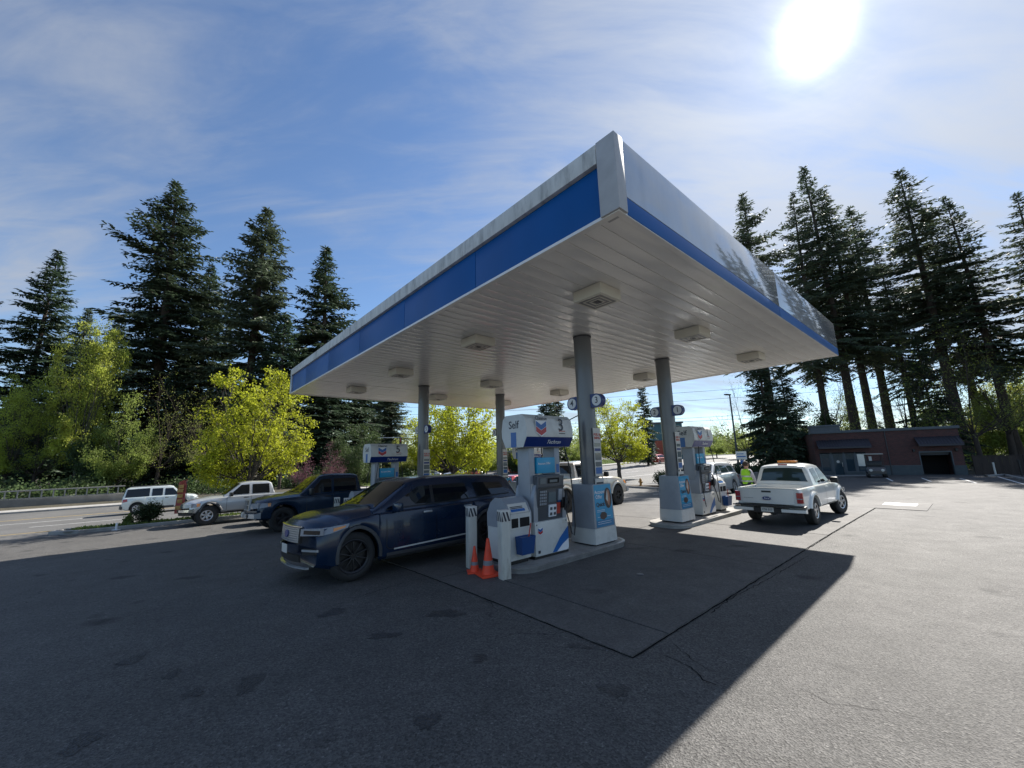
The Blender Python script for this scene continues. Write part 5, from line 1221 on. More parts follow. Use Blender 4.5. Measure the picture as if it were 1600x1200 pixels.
for u0, u1 in ((.0, 3.85), (6.95, 9.72)):
    n = int((u1-u0)/.2); aw = obj('awning', MB().prism([(-.02, 2.78), (-.75, 2.12), (-.75, 1.98), (-.73, 1.98), (-.71, 2.09), (-.02, 2.72)], u0, u1, 'X'), M['awning'], bt, 0); mb = MB()
    for i in range(n+1):
        u = u0+(u1-u0)*i/n; mb.box((u, -.385, 2.475), (.03, .98, .03), rotm(math.atan2(.66, .73)))
    obj('seam_rib', mb, M['awning'], aw)
fr = MB(); fr.b2((7.07, -.03, GZ), (7.13, .2, 1.55)); fr.b2((9.07, -.03, GZ), (9.13, .2, 1.55)); fr.b2((7.135, -.03, 1.44), (9.065, .2, 1.55)); obj('bay_frame', fr, M['bldgrey'], bt)
obj('rolled_door', MB().b2((7.14, .26, 1.2), (9.06, .5, 1.6), .05), M['trimgrey'], bt)
obj('wall_sign', MB().b2((3.66, -.03, .78), (3.86, -.005, 1.2)), M['paper'], bt)
obj('downpipe', MB().tube([(5.06, -.05, -.5), (5.06, -.05, 3.4)], .035, 8), M['trimgrey'], bt)
for u in (6.75, 9.4): obj('wall_lamp', MB().b2((u-.07, -.16, 1.5), (u+.07, -.003, 1.75), .02), M['black'], bt)
for u, s_ in ((7.5, .8), (8.1, .6)):
    pass
obj('pavement_step', MB().b2((-.4, -1.5, Z0), (3.6, -.035, -.42), .02), M['curb'], bt)
def simple(name, label, cat, mb, m, loc, rz=0, group=None, smooth=35): o = obj(name, mb, m, None, smooth, loc=loc, rotz=rz); return tag(o, label, cat, group)
# fence
p0, p1 = Vector((37.95, 33.5)), Vector((52.0, 24.6)); dv = p1-p0; n = 6
ft = thing('board_fence', 'low dark brown board fence running right from the brick building', 'fence', (*p0, gz(*p0)), math.atan2(dv.y, dv.x))
for i in range(n+1):
    u = dv.length*i/n; obj('post', MB().b2((u-.06, -.06, -.2), (u+.06, .06, 1.62)), M['wood'], ft)
    if i < n:
        for j in range(14):
            a = u+.07+j*(dv.length/n-.14)/14; h = 1.5+random.uniform(-.01, .01); obj('board', MB().b2((a, -.02+.008*(j % 2), -.1), (a+(dv.length/n-.14)/14-.008, .0+.008*(j % 2), h)), M['wood'], ft, 0)
        obj('rail', MB().b2((u+.07, -.05, 1.52), (u+dv.length/n-.07, .05, 1.57)), M['wood'], ft)
for px, py, h, lab in ((37.6, 31.9, 1.0, 'short white post before the brown fence'), (38.4, 30.9, 1.2, 'short dark post before the brown fence')):
    simple('post', lab, 'post', MB().lathe([(.06, -.1), (.06, h), (.045, h+.02), (0, h+.02)], 14), M['bollard'] if 'white' in lab else M['black'], (px, py, gz(px, py)))
# street wall and rail on the left
wl = 49.9
for a in range(-66, -6, 12):
    x, y = wo(a, wl); 
    t = thing('street_railing', 'x', 'railing', (x, y, -1.06), TH, 'sections of wall and railing along the street')
    t['label'] = 'section of concrete wall topped by an upright-bar grey railing, ' + {-66: 'outermost at far left', -54: 'second from the far left', -42: 'mid-left of the street', -30: 'beside the left picture edge', -18: 'reaching the boxy white car'}[a]
    obj('wall', MB().b2((0, 0, -.3), (11.98, .25, .72), .02), M['wallconc'], t)
    obj('top_rail', MB().b2((0, .08, 1.33), (11.98, .2, 1.43), .01), M['railmetal'], t); obj('bottom_rail', MB().b2((0, .1, .74), (11.98, .17, .79)), M['railmetal'], t)
    pb = mesh_of(MB().b2((-.04, .1, .792), (.04, .17, 1.328)), M['railmetal'])
    for i in range(18): link('baluster', pb, t, (.33+i*.66, 0, 0))
struct(sheet('verge', -66, 15, 46.2, 52, .12, M['litter'], 1.5)); struct(sheet('verge', -66, 15, 52, 64, .1, M['litter'], 2.5))
# ------------------------------------------------------------------ foliage meshes
def mesh_np(V, F, m, me_name='foliage'):
    me = bpy.data.meshes.new(me_name); V = np.asarray(V, np.float32); F = np.asarray(F, np.int32); k = F.shape[1]
    me.vertices.add(len(V)); me.vertices.foreach_set('co', V.ravel()); me.loops.add(F.size); me.loops.foreach_set('vertex_index', F.ravel())
    me.polygons.add(len(F)); me.polygons.foreach_set('loop_start', np.arange(0, F.size, k, dtype=np.int32)); me.update(calc_edges=True); me.materials.append(m); return me
def kites(P, D, L, Wd, rng, roll=1.0, droop=0.0):
    # P origins, D unit directions, L lengths, Wd half widths: one kite per row
    n = len(P); up = np.tile([0, 0, 1.], (n, 1)); S_ = np.cross(D, up); S_ /= np.linalg.norm(S_, axis=1, keepdims=True)+1e-6; T = np.cross(S_, D)
    a = rng.normal(0, roll, n)[:, None]; S2 = S_*np.cos(a)+T*np.sin(a)
    L = L[:, None]; Wd = Wd[:, None]; mid = P+D*L*.45; tip = P+D*L+np.array([0, 0, -1])*droop*L
    V = np.stack([P, mid+S2*Wd, tip, mid-S2*Wd], 1).reshape(-1, 3); F = np.arange(n*4).reshape(n, 4); return V, F
def conifer(seed, H, base, Rm, nb, m, shape=.8, ragged=.35, droop=.25, dens=1.0):
    rng = np.random.default_rng(seed); P, D, L, Wd = [], [], [], []; wood = MB()
    n_t = 9; bend = rng.normal(0, .012*H, 2); tr = lambda z: np.array([bend[0]*(z/H)**2, bend[1]*(z/H)**2, z]); r0 = H*.0125
    wood.tube([tr(H*i/n_t) for i in range(n_t+1)], [r0*(1-i/n_t)**.9*(1.35 if i == 0 else 1)+.02 for i in range(n_t+1)], 9, False)
    lob = rng.uniform(.62, 1.3, 9)
    for i in range(nb):
        t = ((i+rng.random())/nb)**.92; z = base+(H-base)*t; az = rng.random()*2*math.pi
        env = Rm*(1-t)**shape*(.35+.65*min(1, (t+.03)/.14)); ln = env*rng.uniform(1-ragged, 1.08)*(lob[int(az/(2*math.pi)*9) % 9] if t < .8 else 1)*min(1, .25+(1-t)/.12*.75)+.12
        if rng.random() < .10: ln *= .55
        el = R(-18+50*t**1.5)+rng.normal(0, .1); o = tr(z); h = np.array([math.cos(az), math.sin(az), 0]); sag = -.10*ln*(1-t)*1.2
        f = lambda s: o+h*ln*s*math.cos(el)+np.array([0, 0, ln*s*math.sin(el)+sag*(s*s)*1.0+.12*ln*max(0, s-.6)**1.5])
        ks = [f(s) for s in (0, .35, .7, 1)]; rb = .012*ln+.012; wood.tube(ks, [rb, rb*.7, rb*.4, .005], 3, False)
        ns = max(3, int(ln/.23*dens)); side = np.cross(h, [0, 0, 1.])
        for j in range(ns):
            s = .14+.86*(j+rng.random())/ns; p = f(s); fw = f(min(1, s+.05))-f(s-.05); fw /= np.linalg.norm(fw)
            for sg in (-1, 1):
                a = R(rng.uniform(38, 75)); d = fw*math.cos(a)+side*sg*math.sin(a)+np.array([0, 0, rng.uniform(-droop*1.6, .05)]); d /= np.linalg.norm(d)
                tl = (.35+.22*ln*(1.15-s))*rng.uniform(.6, 1.2); tl = min(tl, 1.5)
                P.append(p); D.append(d); L.append(tl); Wd.append(.06+.085*tl)
                k = max(1, int(tl/.22))
                for q in range(k):
                    u = (q+rng.random())/k; b = R(rng.uniform(25, 60))*rng.choice([-1, 1]); d2 = d*math.cos(b)+fw*math.sin(b)*.8+np.array([0, 0, rng.uniform(-droop*2, .1)]); d2 /= np.linalg.norm(d2)
                    P.append(p+d*tl*u); D.append(d2); L.append(rng.uniform(.22, .5)*min(1, .5+tl)); Wd.append(rng.uniform(.05, .09))
        P.append(f(.85)); D.append((f(1)-f(.85))/np.linalg.norm(f(1)-f(.85))); L.append(.5); Wd.append(.06)
    P.append(tr(H-.3)); D.append(np.array([0, 0, 1.])); L.append(1.3); Wd.append(.07)
    V, F = kites(np.array(P), np.array(D), np.array(L), np.array(Wd), rng, .7, .12)
    return mesh_np(V, F, m), mesh_of(wood, M['bark'], 0, fix=False)
def broadleaf(seed, H, trunk, Rx, n1_, n2_, n3_, leaves, ls, m, up=.75, tr=.14, lean=.0, clus=.28, bark=None, zlow=.0, forks=1):
    rng = np.random.default_rng(seed); wood = MB(); CP = []
    cz = trunk*.75+(H-trunk*.75)*.5; rz = (H-trunk*.75)*.5
    def clip(o, d, ln):
        for k in range(12):
            e = o+d*ln; q = (e[0]/Rx)**2+(e[1]/Rx)**2+((e[2]-cz)/rz)**2
            if q <= 1: break
            ln *= .88
        return ln
    def bend_pts(o, d, ln, curl, n=5):
        pts = [o]; dd = d.copy(); 
        for i in range(n):
            dd = dd+np.array([0, 0, curl/n])+rng.normal(0, .07, 3); dd /= np.linalg.norm(dd); pts.append(pts[-1]+dd*ln/n)
        return pts
    tp = [np.array([lean*z/trunk*.3+rng.normal(0, .02), rng.normal(0, .02), z]) for z in np.linspace(-.15, trunk, 5)]
    wood.tube(tp, [tr*1.25, tr*1.05, tr, tr*.95, tr*.9], 9, False); o0 = tp[-1]
    for i in range(n1_):
        az = 2*math.pi*(i*.618+rng.random()*.15); th = R(rng.uniform(12, 78) if i else 4); d = np.array([math.sin(th)*math.cos(az), math.sin(th)*math.sin(az), math.cos(th)])
        o = o0-np.array([0, 0, rng.uniform(0, .25)*trunk*.6]); ln = clip(o, d, H*1.1)*rng.uniform(.76, 1.08); pts = bend_pts(o, d, ln, .25*up); r1 = tr*.42*rng.uniform(.7, 1.1)
        wood.tube(pts, [r1, r1*.8, r1*.6, r1*.42, r1*.28, r1*.12], 6, False); pts = np.array(pts)
        for j in range(n2_):
            s = rng.uniform(.22, 1.0)*5; k = min(4, int(s)); p = pts[k]+(pts[k+1]-pts[k])*(s-k); d1 = pts[k+1]-pts[k]; d1 /= np.linalg.norm(d1); d2 = d1+rng.normal(0, .55, 3)+np.array([0, 0, .12]); d2 /= np.linalg.norm(d2)
            l2 = clip(p, d2, ln*rng.uniform(.25, .5)); q2 = np.array(bend_pts(p, d2, l2, .15, 3)); wood.tube(list(q2), [r1*.3, r1*.22, r1*.14, r1*.06], 4, False)
            for k3 in range(n3_):
                s3 = rng.uniform(.2, 1)*3; a = min(2, int(s3)); p3 = q2[a]+(q2[a+1]-q2[a])*(s3-a); d3 = d2+rng.normal(0, .7, 3); d3 /= np.linalg.norm(d3); l3 = clip(p3, d3, l2*rng.uniform(.3, .7)); e = p3+d3*l3
                wood.tube([p3, e], [r1*.09, .004], 3, False); CP += [e, p3+d3*l3*.55]
    CP = np.array(CP); n = len(CP)*leaves; base = np.repeat(CP, leaves, 0); off = rng.normal(0, clus, (n, 3))*np.array([1, 1, .7]); P = base+off
    P = P[P[:, 2] > trunk*.55+zlow]; n = len(P); D = rng.normal(0, 1, (n, 3)); D[:, 2] -= .35; D /= np.linalg.norm(D, axis=1, keepdims=True)
    L = rng.uniform(.7, 1.3, n)*ls; V, F = kites(P, D, L, L*.36, rng, 1.2, .1); return mesh_np(V, F, m), mesh_of(wood, bark or M['barkgrey'], 60, fix=False)
def tree(name, label, cat, meshes, x, y, rz=0, sc=1.0, group=None, dz=0, tint=None, lean=(0, 0)):
    t = thing(name, label, cat, (x, y, gz(x, y)-.1+dz), rz, group); t.scale = (sc if hasattr(sc, '__len__') else (sc,)*3); t.rotation_euler = (lean[0], lean[1], rz)
    link('crown', meshes[0], t); link('trunk', meshes[1], t); return t
# five fir meshes, reused at other turns and sizes
FIR = [conifer(11, 38, 4, 7.8, 380, M['needle'], .7, .55), conifer(23, 36, 3, 5.8, 400, M['needle2'], .6, .42, .35), conifer(37, 32, 2, 6.2, 360, M['needle'], .8, .22), conifer(41, 40, 12, 7.2, 220, M['needle2'], .82, .6, .12, .8), conifer(53, 38, 13, 6.6, 200, M['needle2'], .74, .62, .12, .8), conifer(67, 18, 1.2, 4.0, 260, M['needle'], .8, .3)]
FH = [38, 36, 32, 40, 38, 18]
def atpx(px, Y):
    # ground point below picture column px at distance Y (only used to lay the plan out)
    tx = (px-800)/FPX; d = _R*tx+_f*1.0+_U*(-.18); return d.x/d.y*Y, Y
def fir(k, px, Y, H, label, rz, wid=1.0, grp='tall firs behind the street on the left', lean=(0, 0)):
    if 'left' in grp and px < 620: Y *= 1.22; H *= 1.2
    x, y = atpx(px, Y); s = H/FH[k]; return tree('fir_tree', label, 'fir tree', FIR[k], x, y, rz, (s*wid, s*wid, s), grp, lean=lean)
GL, GRR = 'tall firs across the street on the left', 'tall firs behind the brick building'
fir(2, 25, 54, 35, 'fir at the left picture edge, lower than its neighbour', .3, 1.25, GL)
fir(0, 232, 50, 42.5, 'broadest and tallest dark fir on the left, leaning boughs to its left', 2.1, 1.45, GL)
fir(1, 378, 50, 38.6, 'tall grey-green fir, next right of the broad dark one', 1.0, 1.4, GL)
fir(2, 497, 55, 35, 'pointed regular fir just left of the canopy', 4.0, 1.4, GL)
fir(2, 300, 56, 33, 'dark fir filling the gap between the two tallest left firs', 5.0, 1.2, GL)
fir(1, 590, 78, 35, 'fir whose tip just shows above the canopy edge', .6, 1.1, GL)
fir(5, 430, 47, 21, 'low dark fir behind the left street maple', 1.3, 1.4, GL); fir(2, 560, 60, 22, 'dense fir below the canopy left end', 2.2, 1.5, GL)
fir(1, 610, 66, 19, 'bushy grey-green fir beside the column with sign 5', 3.2, 1.7, GL); fir(2, 160, 60, 27, 'dark fir behind the yellow-green alder', 4.4, 1.5, GL); fir(2, 330, 60, 24, 'dark fir low behind the left street maple', 1.4, 1.6, GL); fir(2, 110, 58, 22, 'dark low-boughed fir behind the railing', 2.4, 1.6, GL); fir(5, 260, 46, 14, 'dark young fir behind the boxy white car', .4, 1.5, GL); fir(2, 460, 62, 24, 'dark fir behind the blue pickup', 3.4, 1.6, GL); fir(5, 30, 46, 13, 'dark young fir behind the left railing', 5.4, 1.5, GL)
fir(0, -90, 50, 30, 'fir beyond the left picture edge', 1.9, 1.2, GL); fir(1, 95, 64, 30, 'grey fir far back at left', .2, 1.3, GL)
fir(5, 505, 50, 17, 'small fir in the shade behind the pump header 5', 5.5, 1.6, GL); fir(2, 700, 100, 19, 'distant fir behind the centre maple', 1.2, 1.3, GL); fir(5, 857, 90, 21, 'small distant fir above dispenser 3', .4, 1.1, GL); fir(5, 872, 98, 25, 'second small distant fir above dispenser 3, slightly taller', 2.4, 1.0, GL); fir(5, 1012, 75, 17, 'thin distant fir left of sign 2', 1.4, .8, GL)
fir(4, 1215, 48, 36.5, 'fir nearest the canopy right end, bare below', .7, 1.15, GRR); fir(3, 1300, 50, 38, 'fir left of the tallest one behind the brick building', 3.1, 1.0, GRR); fir(4, 1372, 53, 40, 'fir close on the right of the tallest fir', 3.9, 1.1, GRR); fir(3, 1545, 54, 38, 'fir between the last two right-hand firs', 5.3, 1.1, GRR); fir(3, 1345, 51, 43.5, 'tallest fir rising behind the middle of the brick building', 5.1, 1.1, GRR); fir(4, 1400, 60, 42, 'fir just right of the tallest behind the building', 1.4, 1.25, GRR)
fir(3, 1440, 56, 32, 'shorter dark fir over the garage bay', 4.4, 1.1, GRR); fir(4, 1510, 49, 40.5, 'tall fir right of the brick building with a stout trunk', 2.6, 1.3, GRR); fir(3, 1590, 46, 34, 'fir at the right picture edge', 6.0, 1.2, GRR); 
fir(3, 1700, 42, 31, 'fir just beyond the right picture edge', 1.1, 1.3, GRR); fir(4, 1830, 36, 36, 'fir farther beyond the right picture edge', 2.0, 1.3, GRR); fir(3, 2000, 34, 36, 'fir reflected in the canopy fascia', 3.0, 1.3, GRR); fir(4, 2250, 28, 36, 'second fir reflected in the canopy fascia', 4.0, 1.3, GRR)
fir(5, 1205, 39, 14.5, 'dense low dark fir beside the lamp post', 2.0, 1.1, GRR); fir(5, 1470, 44, 15, 'young fir above the garage awning', 3.3, 1.1, GRR)
fir(5, 1240, 44, 12, 'small fir left behind the building parapet', 4.8, 1.3, GRR)
# street maples
MP = [broadleaf(5, 8.2, 1.7, 3.3, 22, 7, 3, 17, .13, M['maple'], tr=.17, clus=.14), broadleaf(9, 7.8, 1.8, 3.5, 20, 7, 4, 14, .15, M['maple'], tr=.15, clus=.17)]
def maple(k, r, l, sc, rz, label): 
    x, y = wo(r, l); return tree('maple_tree', label, 'maple tree', MP[k], x, y, rz, sc, 'bright yellow-green maples along the street')
maple(0, -.1, 23.6, (.93, .93, 1.0), .4, 'bright yellow-green maple behind the silver crew cab pickup'); maple(1, 12.8, 23.5, (1.0, 1.0, 1.1), 1.4, 'bright yellow-green maple between the two far canopy columns'); maple(0, 34.2, 23.5, (1.25, 1.25, 1.12), 2.6, 'bright maple right of the nearest column, its whole trunk showing'); maple(1, 30.5, 27.0+18.5, .85, 3.9, 'farther maple half hidden by the nearest column')
maple(1, 44, 48, .9, 5.0, 'maple across the street behind the dispenser 3 posts')
# alders and understorey on the left
AL = [broadleaf(15, 15, 3.0, 4.6, 18, 8, 4, 22, .17, M['maple2'], tr=.2, clus=.27), broadleaf(19, 11, 2.0, 4.0, 14, 7, 4, 22, .17, M['under2'], tr=.14, clus=.27), broadleaf(29, 9, 1.0, 3.8, 12, 8, 5, 18, .19, M['under'], tr=.14, clus=.36)]
BARE = broadleaf(33, 16, 3.5, 5.0, 12, 9, 6, 2, .13, M['under2'], tr=.2, clus=.22, bark=M['bark'])
def bl(k, px, Y, sc, rz, label, grp='broadleaf trees in the woods', cat='broadleaf tree', lean=(0, 0)):
    x, y = atpx(px, Y); return tree('broadleaf_tree', label, cat, AL[k] if k < 3 else BARE, x, y, rz, sc, grp, lean=lean)
for a in ((0, 122, 46, (.76, .76, 1.42), .3, 'tall yellow-green alder before the firs at left'), (0, 15, 45, (.75, .75, .95), 1.9, 'yellow-green alder at the left picture edge'), (1, 190, 44, (.8, .8, 1.05), 2.2, 'spreading pale green tree behind the boxy white car'),
          (2, 175, 46, .9, 4.0, 'dark green bushy tree over the railing end'), (3, 250, 46, .9, 1.1, 'bare dark-stemmed tree right of the boxy white car'), (3, 330, 46, .8, 5.1, 'bare-stemmed tree above the silver pickup hood'), (3, 440, 47, .8, 2.8, 'bare-stemmed tree behind the blue pickup roof'), (3, 60, 46, .8, 2.0, 'bare-stemmed tree over the left railing'),
          (2, 560, 54, .9, 3.6, 'dark green tree behind the pump header 5'), (1, 640, 62, .9, 1.7, 'pale green tree between far left column and maple'), (1, 760, 70, .75, 2.0, 'pale green tree beyond the centre maple'), (2, 800, 90, .8, 3.0, 'dark tree far behind dispenser 3'), (1, 905, 80, .7, 4.0, 'pale tree far behind the nearest column'),
          (3, 1168, 43, (.7, .7, .72), .3, 'sparse twiggy tree beside the lamp post'), (3, 1300, 47, (1, 1, .95), 1.2, 'bare-branched tree behind the building parapet'), (3, 1425, 45, 1.0, 2.5, 'bare-branched tree behind the garage awning'), (3, 1530, 40, 1.05, 3.2, 'sparse tree with leaning stems right of the building'), (3, 1585, 42, 1.15, 4.4, 'sparse tree with dark trunk at the right edge'),
          (1, 1550, 52, 1.1, 5.2, 'pale green tree beyond the brown fence'), (1, 1490, 56, 1.1, .5, 'pale green tree beyond the building right corner'), (1, 1610, 50, 1.2, 2.5, 'pale green tree beyond the fence at the right edge'), (0, 1590, 60, .9, 1.0, 'yellow-green tree deep in the right woods'), (2, 1250, 50, 1.0, .1, 'dark bushy tree left of the building'), (1, 1335, 60, 1.0, 3.3, 'pale tree seen low behind the building'),
          (1, 1120, 95, (.9, .9, .7), 3.3, 'distant pale tree left of the lamp post'), (1, 1160, 85, (.9, .9, .7), .3, 'distant pale tree behind the lamp post'), (3, 1090, 105, (.8, .8, .6), 1.3, 'distant sparse tree above the street')):
    bl(*a)
x, y = atpx(470, 41); PK = broadleaf(61, 6, 1.5, 2.0, 9, 6, 5, 4, .13, M['pink'], tr=.1, clus=.3); tree('redbud_tree', 'small pink-flowering tree between the maple and the blue pickup', 'flowering tree', PK, x, y, 0, (.62, .62, .95)); x, y = atpx(520, 47); tree('redbud_tree', 'faint reddish tree left of the pump header 5', 'flowering tree', PK, x, y, 2, (.7, .7, .95))
# leafy masses nobody could count
def leafmass(name, blobs, n, ls, m, seed=1):
    rng = np.random.default_rng(seed); B = np.array([b[:6] for b in blobs], float); w = B[:, 3]*B[:, 4]*B[:, 5]; idx = rng.choice(len(B), n, p=w/w.sum()); u = rng.normal(0, 1, (n, 3)); u /= np.linalg.norm(u, axis=1, keepdims=True); rad = rng.uniform(.45, 1.0, n)[:, None]**.6*(1+.2*rng.normal(0, 1, (n, 1)))
    P = B[idx, :3]+u*rad*B[idx, 3:6]; zmin = B[idx, 2]-B[idx, 5]*.9; P[:, 2] = np.maximum(P[:, 2], zmin); D = rng.normal(0, 1, (n, 3)); D[:, 2] += .2; D /= np.linalg.norm(D, axis=1, keepdims=True); L = rng.uniform(.6, 1.3, n)*ls; V, F = kites(P, D, L, L*.35, rng, 1.2, .1); return link(name, mesh_np(V, F, m))
rng = np.random.default_rng(4); blobs = []
for i in range(95):
    r = rng.uniform(-50, 30); l = rng.uniform(53, 62); x, y = wo(r, l); h = rng.uniform(.5, 1.7); blobs.append((x, y, gz(x, y)+h*.5, rng.uniform(1.5, 3), rng.uniform(1.5, 3), h))
stuff(leafmass('undergrowth', blobs, 60000, .26, M['under'], 2))
blobs = []
for i in range(75):
    px = rng.uniform(1270, 1760); Y = rng.uniform(44, 66); x, y = atpx(px, Y); h = rng.uniform(1.2, 3.6); blobs.append((x, y, gz(x, y)+h*.5, rng.uniform(1.2, 2.6), rng.uniform(1.2, 2.6), h))
stuff(leafmass('undergrowth', blobs, 34000, .26, M['under2'], 3))
blobs = []
for i in range(60):
    px = rng.uniform(1000, 1290); Y = rng.uniform(120, 150); x, y = atpx(px, Y); h = rng.uniform(1.5, 4.5); blobs.append((x, y, gz(x, y)+h*.5, rng.uniform(3, 6), rng.uniform(3, 6), h))
for i in range(50):
    px = rng.uniform(560, 930); Y = rng.uniform(108, 125); x, y = atpx(px, Y); h = rng.uniform(3.5, 7); blobs.append((x, y, gz(x, y)+h*.5, rng.uniform(3, 6), rng.uniform(3, 6), h))
stuff(leafmass('far_tree_line', blobs, 45000, .5, M['under2'], 5))
# far wooded rise closing the horizon
blobs = []
for i in range(140):
    a = rng.uniform(-1.25, 1.35); d = rng.uniform(190, 240); blobs.append((math.sin(a)*d, math.cos(a)*d, rng.uniform(1, 5), rng.uniform(8, 16), rng.uniform(8, 16), rng.uniform(4, 8)))
stuff(leafmass('far_woods', blobs, 50000, 1.3, M['under'], 6))
# hedges and bushes, each its own
def bush(label, x, y, rx, rz_, n=2600, ls=.09, m=None, name='bush', grp='shrubs in the planting strips', blobs=4):
    rg = random.Random(label); bs = [(rg.uniform(-.4, .4)*rx, rg.uniform(-.4, .4)*rx, rz_*.55+rg.uniform(-.1, .15)*rz_, rx*.68, rx*.68, rz_*.5) for _ in range(blobs)]
    o = leafmass(name, bs, n, ls, m or M['shrub'], len(label)); o.location = (x, y, gz(x, y)+.08); tag(o, label, 'bush', grp); return o
x, y = wo(-3.95, 23.6); bush('round dark green bush left of the flag banner', x, y, .56, .85, 4200, .07); x, y = wo(-4.6, 23.7); bush('small pale grassy clump left of the round bush', x, y, .2, .4, 260, .12, M['grass'])
x, y = wo(24.6, 13.0); bush('round bush beside the fire hydrant', x, y, .8, .95, 2600, .1)
for i, (r, l, sx_, lab) in enumerate(((25.2, 11.2, .8, 'dark bush right of the dispenser 1 poster box'), (28.5, 10.6, .9, 'dark bush on the kerb corner behind the waste unit'), (33, 10.9, 1.2, 'low hedge clump left of the worker'), (36, 11, 1.3, 'low hedge clump behind the worker'), (39.5, 10.6, 1.4, 'low hedge clump behind the silver SUV'), (42.5, 10, 1.4, 'hedge clump before the low dark fir'), (44.5, 9, 1.3, 'hedge clump left of the building corner'))):
    x, y = wo(r, l); bush(lab, x, y, sx_, .95+.1*(i % 3), 2600, .12)
# bank behind the hedge, retaining wall
x, y = wo(27.2, 9.35); simple('retaining_wall', 'low concrete retaining wall seen between dispenser 1 and the worker', 'wall', MB().b2((0, 0, -.2), (7.0, .3, .62), .02).b2((-.03, -.03, .622), (7.03, .33, .68), .01), M['wallconc'], (x, y, gz(x, y)), TH)
x, y = wo(33.5, 13.9); simple('retaining_wall', 'longer low wall behind the hedge by the lamp post', 'wall', MB().b2((0, 0, -.3), (15.0, .3, .8), .02), M['bldlight'], (x, y, gz(x, y)), TH)
# grass tufts on the lawn
n = 26000; rg = np.random.default_rng(8); rr = rg.uniform(16, 88, n); l_ = rg.uniform(46.4, 57.8, n); P = np.array([(*wo(a, b), 0) for a, b in zip(rr, l_)]); P[:, 2] = [gz(a, b)+.1 for a, b in P[:, :2]]
D = rg.normal(0, .35, (n, 3)); D[:, 2] = 1; D /= np.linalg.norm(D, axis=1, keepdims=True); L = rg.uniform(.08, .2, n); V, F = kites(P, D, L, L*.16, rg, 1, 0); stuff(link('grass', mesh_np(V, F, M['grass'])))
n = 5000; rr = rg.uniform(-6.3, 8.8, n); l_ = rg.uniform(22.9, 24.2, n); P = np.array([(*wo(a, b), 0) for a, b in zip(rr, l_)]); P[:, 2] = [gz(a, b)+.1 for a, b in P[:, :2]]; D = rg.normal(0, .5, (n, 3)); D[:, 2] = 1; D /= np.linalg.norm(D, axis=1, keepdims=True); L = rg.uniform(.04, .16, n); V, F = kites(P, D, L, L*.2, rg, 1, 0); stuff(link('weeds', mesh_np(V, F, M['grass'])))
# ------------------------------------------------------------------ street furniture
x, y = atpx(1152, 39); z = gz(x, y); t = thing('street_lamp', 'slim dark street lamp post left of the tall firs', 'street lamp', (x, y, z), R(30))
obj('pole', MB().lathe([(.13, 0), (.12, .1), (.1, .8), (.065, 8.0), (0, 8.0)], 14), M['trimgrey'], t); obj('base', MB().lathe([(.2, 0), (.2, .25), (.12, .3)], 14), M['concrete'], t); obj('lamp_head', MB().box((-.35, 0, 8.0), (.75, .3, .12), None, .03), M['trimgrey'], t)
x, y = atpx(1158, 36); z = gz(x, y); t = thing('street_sign', 'pale rectangular sign with small blue signs under it beside the lamp post', 'sign', (x, y, z), R(-20)); obj('post', MB().tube([(0, 0, 0), (0, 0, 2.45)], .035, 8), M['trimgrey'], t); obj('panel', MB().b2((-.42, -.05, 1.75), (.42, -.037, 2.45)), M['silver'], t); obj('panel_print', MB().b2((-.34, -.055, 1.95), (.34, -.052, 2.05)).b2((-.34, -.055, 2.2), (.2, -.052, 2.27)), M['signmid'], t); obj('small_panel', MB().b2((-.14, -.05, 1.35), (.16, -.037, 1.68)).b2((-.12, -.05, .95), (.14, -.037, 1.25)), M['signmid'], t)
x, y = wo(24.75, 15.2); t = thing('fire_hydrant', 'small yellow-brown fire hydrant on the kerb strip', 'fire hydrant', (x, y, gz(x, y)+.1), .4)
obj('barrel', MB().lathe([(.13, 0), (.13, .04), (.09, .05), (.085, .38), (.11, .4), (.11, .44), (.09, .47), (.05, .55), (.02, .57), (.02, .6), (0, .6)], 18), M['yellowhyd'], t); mb = MB(); mb.tube([(-.19, 0, .3), (.19, 0, .3)], .045, 12); mb.tube([(0, -.17, .27), (0, 0, .27)], .06, 12); obj('nozzle', mb, M['yellowhyd'], t)
x, y = wo(-2.62, 23.75); t = thing('feather_flag', 'faded red feather flag banner standing in front of the silver pickup', 'flag', (x, y, gz(x, y)+.1), R(30)); obj('pole', MB().tube([(0, 0, 0), (0, 0, 1.6), (-.05, 0, 1.85), (-.2, 0, 1.95)], .014, 6), M['trimgrey'], t)
P = [[(-.02-u*(.34+.03*math.sin(z*3)), .05*math.sin(z*4+u*5), z+(.14*(1-u*u) if z > 1.7 else 0)) for u in (0, .2, .4, .6, .8, 1)] for z in np.linspace(.3, 1.78, 14)]; fl = obj('cloth', MB().grid(P), M['redcar'], t, 80); fl.data.materials[0] = mat('faded_red_cloth', (.42, .09, .07), .7, var=.25, vscale=4)
mb = MB()
for z in (.5, .8, 1.05, 1.3, 1.5): mb.b2((-.34+.03*math.sin(z*9), -.07, z), (-.12, -.062, z+.17), .02)
obj('faded_print', mb, mat('faded_yellow_print', (.5, .3, .09), .7, var=.3), t)
x, y = wo(-4.9, 22.5); simple('marker_post', 'tiny white marker on the kerb below the round bush', 'marker', MB().b2((-.03, -.03, 0), (.03, .03, .3), .008).b2((-.12, -.08, -.005), (.12, .08, .03)), M['white'], (x, y, gz(x, y)))
x, y = atpx(738, 62); t = thing('lawn_banner', 'pink banner sign on the lawn across the street', 'banner', (x, y, gz(x, y)+.1), R(5)); mb = MB()
for a in (-1.2, 1.2): mb.tube([(a, 0, 0), (a, 0, 1.3)], .03, 6)
